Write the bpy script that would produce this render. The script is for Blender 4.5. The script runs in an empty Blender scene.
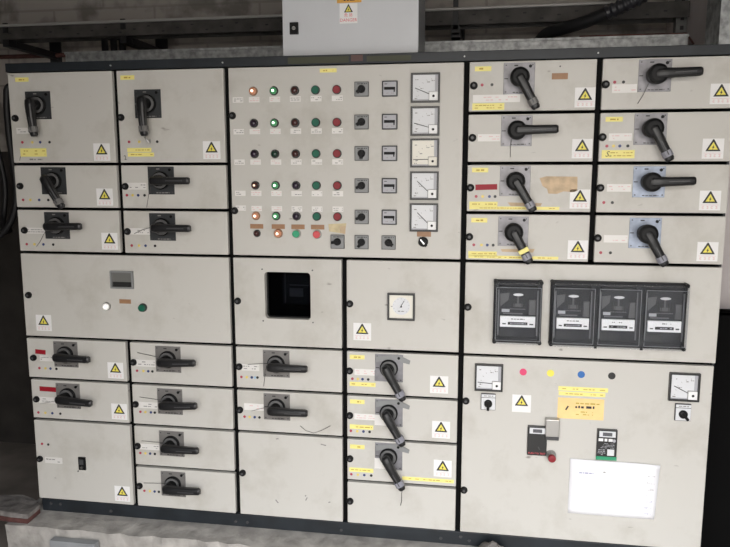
import bpy, bmesh, math, random
from mathutils import Vector, Matrix
C = bpy.context.scene.collection
Z0 = 0.31                      # height of the board's lower door edge above the floor
PI = math.pi
random.seed(7)

# ------------------------------------------------------------------ materials
def new_mat(name):
    m = bpy.data.materials.new(name); m.use_nodes = True
    nt = m.node_tree
    return m, nt, nt.nodes['Principled BSDF']

def mat(name, col, rough=.5, metal=0., noise=0., nscale=30., bump=0., spec=.5, emit=None, estr=0.):
    m, nt, b = new_mat(name)
    b.inputs['Roughness'].default_value = rough
    b.inputs['Metallic'].default_value = metal
    b.inputs['Specular IOR Level'].default_value = spec
    b.inputs['Base Color'].default_value = (*col, 1)
    if noise or bump:
        tc = nt.nodes.new('ShaderNodeTexCoord')
        nz = nt.nodes.new('ShaderNodeTexNoise'); nz.inputs['Scale'].default_value = nscale
        nz.inputs['Detail'].default_value = 5
        nt.links.new(tc.outputs['Object'], nz.inputs['Vector'])
        if noise:
            mx = nt.nodes.new('ShaderNodeMix'); mx.data_type = 'RGBA'
            mx.inputs['A'].default_value = (*[c * (1 - noise) for c in col], 1)
            mx.inputs['B'].default_value = (*[min(1, c * (1 + noise)) for c in col], 1)
            rp = nt.nodes.new('ShaderNodeMapRange')
            rp.inputs['From Min'].default_value = .35; rp.inputs['From Max'].default_value = .65
            nt.links.new(nz.outputs['Fac'], rp.inputs['Value'])
            nt.links.new(rp.outputs['Result'], mx.inputs['Factor'])
            nt.links.new(mx.outputs['Result'], b.inputs['Base Color'])
        if bump:
            bp = nt.nodes.new('ShaderNodeBump'); bp.inputs['Strength'].default_value = bump
            bp.inputs['Distance'].default_value = .01
            nt.links.new(nz.outputs['Fac'], bp.inputs['Height'])
            nt.links.new(bp.outputs['Normal'], b.inputs['Normal'])
    if emit:
        b.inputs['Emission Color'].default_value = (*emit, 1)
        b.inputs['Emission Strength'].default_value = estr
    return m

def door_paint():
    """pebble grey enamel with faint grime clouds and a few dark scuffs"""
    m, nt, b = new_mat('pebble_grey_enamel')
    b.inputs['Roughness'].default_value = .42
    b.inputs['Specular IOR Level'].default_value = .35
    N, L = nt.nodes.new, nt.links.new
    geo = N('ShaderNodeNewGeometry')
    n1 = N('ShaderNodeTexNoise'); n1.inputs['Scale'].default_value = 5; n1.inputs['Detail'].default_value = 7
    n1.inputs['Roughness'].default_value = .65
    L(geo.outputs['Position'], n1.inputs['Vector'])
    r1 = N('ShaderNodeMapRange'); r1.inputs['From Min'].default_value = .50; r1.inputs['From Max'].default_value = .78
    r1.inputs['To Max'].default_value = .7
    L(n1.outputs['Fac'], r1.inputs['Value'])
    mx = N('ShaderNodeMix'); mx.data_type = 'RGBA'
    mx.inputs['A'].default_value = (.585, .568, .528, 1); mx.inputs['B'].default_value = (.40, .375, .32, 1)
    L(r1.outputs['Result'], mx.inputs['Factor'])
    mp = N('ShaderNodeMapping'); mp.inputs['Scale'].default_value = (1.0, 1.0, 2.2); mp.inputs['Rotation'].default_value = (0, .5, 0)
    L(geo.outputs['Position'], mp.inputs['Vector'])
    n2 = N('ShaderNodeTexNoise'); n2.inputs['Scale'].default_value = 17; n2.inputs['Detail'].default_value = 2
    L(mp.outputs['Vector'], n2.inputs['Vector'])
    r2 = N('ShaderNodeMapRange'); r2.inputs['From Min'].default_value = .72; r2.inputs['From Max'].default_value = .79
    r2.inputs['To Max'].default_value = .65
    L(n2.outputs['Fac'], r2.inputs['Value'])
    mx2 = N('ShaderNodeMix'); mx2.data_type = 'RGBA'; mx2.inputs['B'].default_value = (.14, .12, .10, 1)
    L(mx.outputs['Result'], mx2.inputs['A']); L(r2.outputs['Result'], mx2.inputs['Factor'])
    L(mx2.outputs['Result'], b.inputs['Base Color'])
    return m

def glass_mat(name, tint, gloss=.06, rough=.05):
    m = bpy.data.materials.new(name); m.use_nodes = True; nt = m.node_tree; nt.nodes.clear()
    o = nt.nodes.new('ShaderNodeOutputMaterial'); t = nt.nodes.new('ShaderNodeBsdfTransparent')
    g = nt.nodes.new('ShaderNodeBsdfGlossy'); mx = nt.nodes.new('ShaderNodeMixShader')
    t.inputs['Color'].default_value = (*tint, 1); g.inputs['Roughness'].default_value = rough
    fr = nt.nodes.new('ShaderNodeLayerWeight'); fr.inputs['Blend'].default_value = .12
    ad = nt.nodes.new('ShaderNodeMath'); ad.operation = 'MULTIPLY_ADD'; ad.inputs[1].default_value = .5; ad.inputs[2].default_value = gloss
    nt.links.new(fr.outputs['Facing'], ad.inputs[0]); nt.links.new(ad.outputs[0], mx.inputs[0])
    nt.links.new(t.outputs[0], mx.inputs[1]); nt.links.new(g.outputs[0], mx.inputs[2])
    nt.links.new(mx.outputs[0], o.inputs['Surface'])
    return m

def wall_mat(name, col, bw=.56, bh=.19, dirt=.5, mortar=.55):
    m, nt, b = new_mat(name); N, L = nt.nodes.new, nt.links.new
    b.inputs['Roughness'].default_value = .9
    tc = N('ShaderNodeTexCoord'); mp = N('ShaderNodeMapping')
    mp.inputs['Rotation'].default_value = (PI / 2, 0, 0)
    L(tc.outputs['Object'], mp.inputs['Vector'])
    br = N('ShaderNodeTexBrick'); br.inputs['Scale'].default_value = 1
    br.inputs['Brick Width'].default_value = bw; br.inputs['Row Height'].default_value = bh
    br.inputs['Mortar Size'].default_value = .006
    br.inputs['Color1'].default_value = (*col, 1); br.inputs['Color2'].default_value = (*[c * .88 for c in col], 1)
    br.inputs['Mortar'].default_value = (*[c * mortar for c in col], 1)
    L(mp.outputs['Vector'], br.inputs['Vector'])
    nz = N('ShaderNodeTexNoise'); nz.inputs['Scale'].default_value = 6; nz.inputs['Detail'].default_value = 6
    L(tc.outputs['Object'], nz.inputs['Vector'])
    rp = N('ShaderNodeMapRange'); rp.inputs['From Min'].default_value = .5; rp.inputs['From Max'].default_value = .62
    rp.inputs['To Max'].default_value = dirt
    L(nz.outputs['Fac'], rp.inputs['Value'])
    mx = N('ShaderNodeMix'); mx.data_type = 'RGBA'; mx.inputs['B'].default_value = (*[c * .35 for c in col], 1)
    L(br.outputs['Color'], mx.inputs['A']); L(rp.outputs['Result'], mx.inputs['Factor'])
    L(mx.outputs['Result'], b.inputs['Base Color'])
    bp = N('ShaderNodeBump'); bp.inputs['Strength'].default_value = .4; bp.inputs['Distance'].default_value = .01
    L(br.outputs['Fac'], bp.inputs['Height']); bp.invert = True
    L(bp.outputs['Normal'], b.inputs['Normal'])
    return m

M = dict(
    paint=door_paint(),
    carcass=mat('carcass_dark', (.008, .008, .009), .8, spec=.1),
    frame=mat('frame_blue_grey', (.0125, .0165, .021), .5, noise=.25, nscale=12),
    upright=mat('upright_black', (.003, .003, .003), .7, spec=.1),
    black=mat('black_plastic', (.006, .006, .0065), .5, spec=.22),
    black2=mat('black_handle_plastic', (.013, .013, .014), .38, spec=.45),
    dgrey=mat('dark_grey_plastic', (.06, .06, .063), .45),
    plate_dark=mat('plate_charcoal', (.050, .053, .056), .4, .3),
    plate_reflect=mat('plate_charcoal_reflecting', (.21, .20, .192), .4, .2, noise=.12, nscale=25),  # charcoal plates of the lower rows, floor reflection painted in as lighter grey
    plate_lilac=mat('plate_brushed_grey', (.235, .23, .245), .4, .25, noise=.22, nscale=25),
    plate_blue=mat('plate_bluish_film', (.28, .32, .40), .4, .25, noise=.3, nscale=22),
    band=mat('grey_sleeve', (.26, .26, .30), .5),
    band_dark=mat('dull_grey_sleeve', (.16, .155, .15), .5),
    silver=mat('silver_metal', (.62, .62, .62), .3, 1.),
    white=mat('white_sticker', (.84, .83, .82), .5),
    label=mat('white_label', (.80, .78, .75), .45),
    label_d=mat('faded_label', (.74, .72, .69), .5),
    paper=mat('white_paper', (.86, .86, .89), .8),
    yellow=mat('yellow_label', (.90, .81, .27), .5),
    tri=mat('warning_yellow', (.82, .72, .12), .5),
    orange=mat('orange_card', (.93, .66, .29), .55, noise=.06, nscale=20),
    orange2=mat('orange_label', (.72, .36, .06), .5),
    red=mat('red_label', (.32, .012, .024), .5, spec=.3),
    redtxt=mat('red_print', (.72, .10, .12), .6),
    redpale=mat('faded_red_print', (.76, .52, .52), .6),
    ink=mat('black_print', (.03, .03, .03), .6),
    inkgrey=mat('grey_print', (.25, .24, .23), .6),
    inkblue=mat('blue_ink', (.34, .34, .52), .6),
    inky=mat('brown_print', (.52, .38, .06), .6),
    brown=mat('engraved_brown_plate', (.34, .185, .095), .5, noise=.1, nscale=40),
    tape=mat('masking_tape', (.56, .42, .27), .6, noise=.18, nscale=30),
    tape2=mat('yellowed_tape', (.58, .49, .30), .6, noise=.15, nscale=40),
    d_red=mat('dot_red', (.42, .05, .08), .4), d_yel=mat('dot_yellow', (.78, .62, .16), .4),
    d_blu=mat('dot_blue', (.03, .05, .16), .4), d_blk=mat('dot_black', (.01, .01, .01), .4),
    d_lbl=mat('dot_light_blue', (.35, .52, .66), .4),
    D_red=mat('disc_red', (.72, .05, .16), .4), D_yel=mat('disc_yellow', (.88, .78, .10), .4),
    D_blu=mat('disc_blue', (.015, .13, .42), .4),
    amber_on=mat('lamp_amber_lit', (.48, .22, .14), .3, emit=(1., .42, .22), estr=.18),
    warm_core=mat('lamp_core_warm', (1, .9, .75), .3, emit=(1., .85, .65), estr=3.2),
    green_on=mat('lamp_green_lit', (.08, .28, .13), .3, emit=(.06, .35, .12), estr=.25),
    green_core=mat('lamp_core_green', (.8, 1, .85), .3, emit=(.75, 1., .8), estr=3.2),
    lens_brown=mat('lens_dark_red', (.06, .022, .02), .2), lens_purple=mat('lens_purple', (.03, .02, .035), .2),
    lens_dgreen=mat('lens_dark_green', (.015, .045, .03), .2),
    bezel=mat('lamp_bezel', (.05, .05, .05), .35, .4), bezel_g=mat('bezel_grey', (.42, .41, .39), .35, .6),
    bezel_brass=mat('bezel_copper', (.40, .24, .16), .3, .8),
    btn_green=mat('button_green', (.010, .12, .072), .45, spec=.35), btn_red=mat('button_red', (.25, .022, .03), .45, spec=.35),
    btn_gbright=mat('button_bright_green', (.03, .34, .17), .4), btn_rbright=mat('button_bright_red', (.62, .07, .08), .4),
    white_lit=mat('lamp_white', (.85, .85, .82), .25, emit=(1, .98, .93), estr=.35),
    sel=mat('selector_grey', (.25, .255, .255), .45), dial=mat('dial_white', (.70, .71, .73), .4), cover=mat('cover_white', (.86, .86, .86), .4),
    dial_cream=mat('dial_cream', (.80, .77, .68), .4), dialgrey=mat('dial_grey', (.42, .42, .45), .45),
    ring=mat('collar_rim_grey', (.13, .13, .13), .4), edge=mat('moulded_edge', (.22, .23, .25), .3), meterframe=mat('meter_black_frame', (.018, .018, .018), .4),
    screen=mat('dark_screen', (.03, .03, .03), .2), screen2=mat('grey_screen', (.16, .16, .15), .3),
    lcd=mat('display_grey', (.10, .10, .11), .3),
    clear=glass_mat('clear_cover', (.96, .965, .975), .004, .08), pane=glass_mat('window_pane', (.55, .57, .6), .004, .03),
    meterbk=mat('meter_base', (.008, .009, .013), .5, noise=.3, nscale=30, spec=.25), alu=mat('aluminium_disc', (.50, .50, .51), .35, .6),
    green=mat('green_strip', (.03, .30, .15), .5), encl=mat('enclosure_grey', (.60, .61, .63), .42, noise=.03, nscale=4),
    encl_side=mat('enclosure_body', (.30, .31, .32), .45),
    galv=mat('galvanised_steel', (.37, .38, .38), .5, .45, noise=.35, nscale=38),
    galv_d=mat('old_galvanised', (.15, .15, .145), .6, .3, noise=.3, nscale=20),
    conduit=mat('conduit_grey', (.42, .41, .39), .5, .2), tray=mat('tray_dull', (.06, .055, .05), .75, noise=.3, nscale=14),
    rubber=mat('black_rubber', (.008, .008, .009), .55), olive=mat('olive_plate', (.050, .052, .028), .6),
    rust=mat('rust_red', (.10, .04, .035), .8, noise=.3), rustblock=mat('brown_red', (.12, .07, .065), .7),
    conc=mat('concrete', (.37, .35, .325), .95, noise=.22, nscale=16, bump=1.),
    conc2=mat('rubble_concrete', (.18, .165, .155), .95, noise=.3, nscale=26, bump=1.),
    sheet=mat('grey_sheet', (.27, .28, .29), .6, noise=.1, nscale=10),
    hose=mat('ribbed_hose', (.022, .022, .026), .4), board=mat('dark_opening_black', (.0035, .0035, .0035), .8, spec=.08),  # second material: black fill for the dark opening at the right
    wall_shade=mat('painted_wall_shade', (.030, .026, .023), .9, noise=.3, nscale=5), floor=mat('floor_screed', (.22, .19, .165), .9, noise=.3, nscale=3, bump=.3),  # first material: near-black painted as shade on the lower rear wall
    wallblk=wall_mat('sooty_blockwork', (.43, .39, .355), dirt=.75, mortar=.72),
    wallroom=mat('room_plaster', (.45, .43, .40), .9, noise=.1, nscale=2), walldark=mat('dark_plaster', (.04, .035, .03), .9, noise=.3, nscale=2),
    pale=mat('pale_column_paint', (.62, .57, .56), .8, noise=.06, nscale=6), ceil=mat('ceiling_concrete', (.30, .28, .26), .95, noise=.1, nscale=3),
    yard=mat('yard_concrete', (.22, .21, .195), .9, noise=.12, nscale=2), wire=mat('tie_wire', (.10, .095, .09), .4, .5),
)
for k, m in M.items(): m.name = m.name

# ------------------------------------------------------------------ mesh helpers
# local board coordinates: x right, h up, z out towards the viewer -> Blender (x, -z, h)
def V(x, h, z): return (x, -z, h)

def mesh_from(name, verts, faces, mats, fm=None, smooth=False):
    me = bpy.data.meshes.new(name)
    me.from_pydata(verts, [], faces)
    for m in mats: me.materials.append(M[m] if isinstance(m, str) else m)
    if fm:
        for p, i in zip(me.polygons, fm): p.material_index = i
    bm = bmesh.new(); bm.from_mesh(me)
    bmesh.ops.recalc_face_normals(bm, faces=bm.faces[:]); bm.to_mesh(me); bm.free()
    if smooth:
        for p in me.polygons: p.use_smooth = True
    me.update(); return me

class G:
    """collects pieces of one part; every piece may use its own material slot"""
    def __init__(s): s.v = []; s.f = []; s.fm = []; s.mats = []; s.sm = []
    def mi(s, m):
        if m not in s.mats: s.mats.append(m)
        return s.mats.index(m)
    def add(s, vs, fs, m, smooth=False):
        o = len(s.v); s.v += vs
        for f in fs: s.f.append(tuple(i + o for i in f)); s.fm.append(s.mi(m)); s.sm.append(smooth)
        return s
    def box(s, x0, x1, h0, h1, z0, z1, m, bev=0.):
        if bev <= 0:
            vs = [V(x, h, z) for z in (z0, z1) for h in (h0, h1) for x in (x0, x1)]
            return s.add(vs, [(0, 1, 3, 2), (4, 6, 7, 5), (0, 4, 5, 1), (2, 3, 7, 6), (0, 2, 6, 4), (1, 5, 7, 3)], m)
        bm = bmesh.new(); bmesh.ops.create_cube(bm, size=1)
        for v in bm.verts:
            v.co = Vector(V((x0 + x1) / 2 + v.co.x * (x1 - x0), (h0 + h1) / 2 + v.co.z * (h1 - h0), (z0 + z1) / 2 - v.co.y * (z1 - z0)))
        bmesh.ops.bevel(bm, geom=bm.edges[:], offset=bev, segments=2, affect='EDGES', profile=.6)
        vs = [tuple(v.co) for v in bm.verts]; fs = [tuple(v.index for v in f.verts) for f in bm.faces]; bm.free()
        return s.add(vs, fs, m)
    def lathe(s, prof, m, cx=0, ch=0, seg=24, smooth=False):
        vs = []; fs = []; n = len(prof)
        for k in range(seg):
            a = 2 * PI * k / seg
            for r, z in prof: vs.append(V(cx + r * math.cos(a), ch + r * math.sin(a), z))
        for k in range(seg):
            k2 = (k + 1) % seg
            for i in range(n - 1): fs.append((k * n + i, k2 * n + i, k2 * n + i + 1, k * n + i + 1))
        fs.append(tuple(k * n for k in range(seg))); fs.append(tuple(k * n + n - 1 for k in range(seg)))
        return s.add(vs, fs, m, smooth)
    def cyl(s, r, z0, z1, m, cx=0, ch=0, seg=20, bev=0.):
        p = [(r, z0), (r, z1)] if not bev else [(r, z0), (r, z1 - bev), (r - bev * .4, z1 - bev * .35), (r - bev, z1)]
        return s.lathe(p, m, cx, ch, seg)
    def prism(s, pts, z0, z1, m):
        n = len(pts); vs = [V(x, h, z0) for x, h in pts] + [V(x, h, z1) for x, h in pts]
        fs = [tuple(range(n)), tuple(range(n, 2 * n))] + [(i, (i + 1) % n, n + (i + 1) % n, n + i) for i in range(n)]
        return s.add(vs, fs, m)
    def frame(s, x0, x1, h0, h1, w, z0, z1, m):
        s.box(x0, x1, h0, h0 + w, z0, z1, m); s.box(x0, x1, h1 - w, h1, z0, z1, m)
        s.box(x0, x0 + w, h0 + w, h1 - w, z0, z1, m); s.box(x1 - w, x1, h0 + w, h1 - w, z0, z1, m); return s
    def ring(s, outer, inner, z0, z1, m):
        n = len(outer)
        vs = [V(*p, z1) for p in outer] + [V(*p, z1) for p in inner] + [V(*p, z0) for p in outer] + [V(*p, z0) for p in inner]
        fs = []
        for i in range(n):
            j = (i + 1) % n
            fs += [(i, j, n + j, n + i), (2 * n + i, 3 * n + i, 3 * n + j, 2 * n + j), (i, 2 * n + i, 2 * n + j, j), (n + i, n + j, 3 * n + j, 3 * n + i)]
        return s.add(vs, fs, m)
    def tube(s, pts, r, m, seg=10, prof=None):
        P = [Vector(V(*p)) for p in pts]; vs = []; fs = []
        prev = None
        for i, p in enumerate(P):
            t = (P[min(i + 1, len(P) - 1)] - P[max(i - 1, 0)]).normalized()
            if prev is None:
                prev = t.cross(Vector((0, 0, 1)));
                if prev.length < 1e-3: prev = t.cross(Vector((1, 0, 0)))
            n = (prev - t * prev.dot(t)).normalized(); prev = n; b = t.cross(n)
            rr = r if prof is None else r * prof(i)
            for k in range(seg):
                a = 2 * PI * k / seg; vs.append(tuple(p + n * rr * math.cos(a) + b * rr * math.sin(a)))
        for i in range(len(P) - 1):
            for k in range(seg):
                k2 = (k + 1) % seg; fs.append((i * seg + k, i * seg + k2, (i + 1) * seg + k2, (i + 1) * seg + k))
        fs.append(tuple(range(seg))); fs.append(tuple((len(P) - 1) * seg + k for k in range(seg)))
        return s.add(vs, fs, m, True)
    def line(s, x0, h0, x1, h1, w, z0, z1, m):
        d = Vector((x1 - x0, h1 - h0)); n = Vector((-d.y, d.x)).normalized() * w / 2
        return s.prism([(x0 + n.x, h0 + n.y), (x0 - n.x, h0 - n.y), (x1 - n.x, h1 - n.y), (x1 + n.x, h1 + n.y)], z0, z1, m)
    def marks(s, x0, x1, h0, h1, rows, m, seed=0, z=0., t=.0003, fill=.5, dens=.75):
        """rows of small unreadable printed strokes"""
        r = random.Random(seed); rh = (h1 - h0) / rows
        for k in range(rows):
            hc = h1 - (k + .5) * rh; x = x0 + r.random() * .1 * (x1 - x0)
            while x < x1:
                w = rh * r.uniform(.4, 1.6)
                if r.random() < dens:
                    s.box(x, min(x + w, x1), hc - rh * fill / 2, hc + rh * fill / 2 * r.uniform(.5, 1), z, z + t, m)
                x += w + rh * .35
        return s
    def text(s, body, cx, ch, size, m, z=0., t=.0004, rot=0., shear=0.):
        cu = bpy.data.curves.new('t', 'FONT'); cu.body = body; cu.size = size; cu.align_x = 'CENTER'; cu.align_y = 'CENTER'
        cu.resolution_u = 2; cu.shear = shear
        o = bpy.data.objects.new('t', cu); C.objects.link(o)
        dg = bpy.context.evaluated_depsgraph_get(); me = bpy.data.meshes.new_from_object(o.evaluated_get(dg))
        ca, sa = math.cos(rot), math.sin(rot)
        vs = [V(cx + v.co.x * ca - v.co.y * sa, ch + v.co.x * sa + v.co.y * ca, z + t) for v in me.vertices]
        fs = [tuple(p.vertices) for p in me.polygons]
        bpy.data.objects.remove(o); bpy.data.curves.remove(cu); bpy.data.meshes.remove(me)
        if vs: s.add(vs, fs, m)
        return s
    def mesh(s, name):
        me = bpy.data.meshes.new(name); me.from_pydata(s.v, [], s.f)
        for m in s.mats: me.materials.append(M[m])
        bm = bmesh.new(); bm.from_mesh(me)
        bmesh.ops.recalc_face_normals(bm, faces=bm.faces[:]); bm.to_mesh(me); bm.free()
        for p, i, q in zip(me.polygons, s.fm, s.sm): p.material_index = i; p.use_smooth = q
        me.update(); return me

def put(name, me, parent=None, loc=(0, 0, 0), rot=0., label=None):
    if isinstance(me, G): me = me.mesh(name)
    o = bpy.data.objects.new(name, me); C.objects.link(o)
    if parent: o.parent = parent
    o.location = V(*loc)
    if rot: o.rotation_euler = (0, -rot, 0)         # turn in the board's plane, counter-clockwise seen from the front
    if label: o['label'] = label
    return o

def tag(o, label, cat, group=None):
    o['label'] = label; o['category'] = cat
    if group: o['group'] = group
    return o

def thing(name, label, cat, x, h, z=0., group=None):
    o = bpy.data.objects.new(name, None); C.objects.link(o); o.empty_display_size = .05
    o.location = (x, -z, Z0 + h)
    return tag(o, label, cat, group)

def single(name, g, label, cat, group=None, loc=(0, 0, 0)):
    o = put(name, g); o.location = (loc[0], -loc[2], Z0 + loc[1]); return tag(o, label, cat, group)

def struct(name, g):
    o = put(name, g); o.location = (0, 0, Z0); o['kind'] = 'structure'; return o

_cache = {}
def cached(key, fn):
    if key not in _cache: _cache[key] = fn()
    return _cache[key]

# ------------------------------------------------------------------ small parts
def latch_mesh():
    g = G(); g.lathe([(.0115, 0), (.0125, .003), (.0118, .008), (.0095, .012), (.006, .013)], 'black', seg=18)
    g.cyl(.0048, .013, .0137, 'dgrey', seg=12)
    return g.mesh('latch')
def dot_mesh(m, r): return lambda: G().cyl(r, 0, .0012, m, seg=14).mesh('phase_dot')
def plate_mesh(m):
    def f():
        g = G(); g.box(-.0485, .0485, -.0485, .0485, 0, .003, m, .001)
        for sx in (-1, 1):
            for sh in (-1, 1): g.cyl(.0025, .003, .0042, 'dgrey', sx * .041, sh * .041, 8)
        im = 'inkgrey' if m == 'plate_dark' else 'ink'
        g.box(-.046, -.034, -.0015, .0015, .003, .0034, im); g.box(-.016, -.004, .038, .042, .003, .0034, im)
        g.cyl(.005, .003, .006, 'black', .034, .037, 10); g.marks(-.02, .03, -.046, -.039, 1, im, 3, .003)
        return g.mesh('mounting_plate')
    return f
def hub_mesh(boss):
    g = G()
    if boss:       # thick round boss carrying the lever
        g.lathe([(.026, .003), (.027, .020), (.0295, .030), (.0300, .050), (.028, .056), (.021, .059), (.001, .0595)], 'black', seg=32)
    else:          # low collar with a raised rim, lever on a slim neck
        g.lathe([(.0315, .003), (.0315, .011), (.029, .014), (.0275, .0145)], 'black', seg=32)
        g.lathe([(.0275, .0135), (.0270, .019), (.0235, .0195), (.0225, .015)], 'ring', seg=32)
        g.lathe([(.019, .012), (.018, .040), (.001, .040)], 'black', seg=24)
    return g.mesh('hub')
def handle_mesh(L, m, boss):
    def f():
        dz = .008 if boss else .012; wk = 1. if boss else .92
        secs = [(-.021, .020, .028, .044), (-.014, .030, .026, .051), (0, .033, .025, .054), (.025, .031, .027, .055), (.05, .028, .030, .054),
                (L - .03, .0265, .030, .052), (L - .006, .026, .030, .050), (L, .020, .033, .047)]
        if boss: secs[0:2] = [(-.010, .024, .03, .050), (-.006, .030, .026, .052)]
        vs = []; fs = []; n = 12
        for u, w, zb, zt in secs:
            zb += dz; zt += dz
            hw = w / 2 * wk; c = hw * .45; d = (zt - zb) * .3
            ring = [(-hw, zb + d * .5), (-hw + c * .4, zb), (hw - c * .4, zb), (hw, zb + d * .5), (hw, zt - d), (hw - c * .5, zt - d * .3), (hw - c * 1.2, zt),
                    (c * .3, zt + .0006), (-c * .3, zt + .0006), (-hw + c * 1.2, zt), (-hw + c * .5, zt - d * .3), (-hw, zt - d)]
            vs += [V(u, h, z) for h, z in ring]
        for i in range(len(secs) - 1):
            for k in range(n): fs.append((i * n + k, i * n + (k + 1) % n, (i + 1) * n + (k + 1) % n, (i + 1) * n + k))
        fs.append(tuple(range(n))); fs.append(tuple((len(secs) - 1) * n + k for k in range(n)))
        g = G(); g.add(vs, fs, m)
        g.box(.045, L - .02, -.0015, .0015, .0525 + dz, .0555 + dz, 'dgrey')
        return g.mesh('handle')
    return f
def band_mesh(L, m, boss):
    def f():
        g = G(); dz = .008 if boss else .012
        w = .0152; zb, zt = .0285 + dz, .0535 + dz
        prof = [(-w, zb + .004), (-w + .004, zb), (w - .004, zb), (w, zb + .004), (w, zt - .008), (w - .007, zt), (-w + .007, zt), (-w, zt - .008)]
        n = len(prof); vs = [V(u, h, z) for u in (L - .034, L - .015) for h, z in prof]
        fs = [(k, (k + 1) % n, n + (k + 1) % n, n + k) for k in range(n)] + [tuple(range(n)), tuple(range(n, 2 * n))]
        g.add(vs, fs, m); return g.mesh('handle_sleeve')
    return f
def bolt_symbol(g, cx, ch, s, z):
    g.prism([(cx + .10 * s, ch + .36 * s), (cx - .16 * s, ch - .02 * s), (cx - .03 * s, ch - .02 * s), (cx - .10 * s, ch - .32 * s),
             (cx + .16 * s, ch + .08 * s), (cx + .03 * s, ch + .08 * s)], z, z + .0003, 'ink')
def tri_mesh():
    g = G(); w = .044; b = -.008; t = .0285
    g.prism([(-w / 2, b), (w / 2, b), (w / 2 - .0008, b + .002), (.0015, t), (-.0015, t), (-w / 2 + .0008, b + .002)], .0012, .0015, 'ink')
    k = .63; cx = 0; cy = b + (t - b) * .36
    g.prism([(-w / 2 * k, cy + (b - cy) * k), (w / 2 * k, cy + (b - cy) * k), (0, cy + (t - cy) * k)], .0015, .0018, 'tri')
    bolt_symbol(g, 0, .0035, .024, .0018)
    return g.mesh('warning_triangle')
def sticker_mesh(): return G().box(-.031, .031, -.0305, .0305, 0, .0012, 'white').mesh('warning_sticker')
def caption_mesh():
    g = G(); g.box(-.026, .026, -.0143, -.0133, .0012, .0015, 'redpale')
    for i, x in enumerate((-.0195, -.0065, .0065, .0195)):          # four small blurred glyphs
        c = -.0215
        g.box(x - .0035, x + .0035, c + .003, c + .0042, .0012, .0015, 'redpale'); g.box(x - .0006, x + .0006, c - .0045, c + .0045, .0012, .0015, 'redpale')
        g.box(x - .003, x + .003, c - .0035, c - .0025, .0012, .0015, 'redpale')
        g.box(x - .0035 + .005 * (i % 2), x - .0022 + .005 * (i % 2), c - .003, c + .001, .0012, .0015, 'redpale')
    return g.mesh('caption')

def add_sticker(T, cx, ch, caption=True, rot=0.):
    s = put('warning_sticker', cached('sticker', sticker_mesh), T, (cx, ch, 0), rot, 'white warning sticker with yellow triangle')
    put('warning_triangle', cached('tri', tri_mesh), s)
    if caption: put('caption', cached('cap', caption_mesh), s)
    return s
def add_latch(T, x, h): put('latch', cached('latch', latch_mesh), T, (x, h, 0))
DN = dict(r=('d_red', 'red phase dot'), y=('d_yel', 'yellow phase dot'), b=('d_blu', 'blue phase dot'), k=('d_blk', 'black phase dot'), l=('d_lbl', 'light blue phase dot'))
def add_dot(T, c, x, h): put('phase_dot', cached('dot' + c, dot_mesh(DN[c][0], .0048)), T, (x, h, 0), label=DN[c][1])
def add_strip(T, name, cx, ch, w, h, m, ink='inkgrey', rows=1, seed=1, rot=0., label=None, z=0., pad=.1, fill=.5, dens=.75):
    g = G().box(-w / 2, w / 2, -h / 2, h / 2, 0, .001, m)
    if rows: g.marks(-w / 2 * (1 - pad), w / 2 * (1 - pad), -h / 2 * .72, h / 2 * .72, rows, ink, seed, .001, fill=fill, dens=dens)
    return put(name, g, T, (cx, ch, z), rot, label)
def add_switch(T, cx, ch, ang, plate, sleeve=None, on=False):
    p = put('mounting_plate', cached('pl' + plate, plate_mesh(plate)), T, (cx, ch, 0), label='rotary isolator on a square plate')
    boss = T.location.x > 1.62; k = '%d%d' % (on, boss)
    put('hub', cached('hub%d' % boss, lambda: hub_mesh(boss)), p)
    L = .112 if on else .125
    put('handle', cached('handle' + k, handle_mesh(L, 'black2', boss)), p, (0, 0, 0), math.radians(ang))
    if sleeve: put('handle_sleeve', cached('sl' + sleeve + k, band_mesh(L, sleeve, boss)), p, (0, 0, 0), math.radians(ang))
    return p
def add_wire(T, pts, r=.0009, m='wire', name='tie_wire'): put(name, G().tube(pts, r, m, 5), T)

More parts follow.
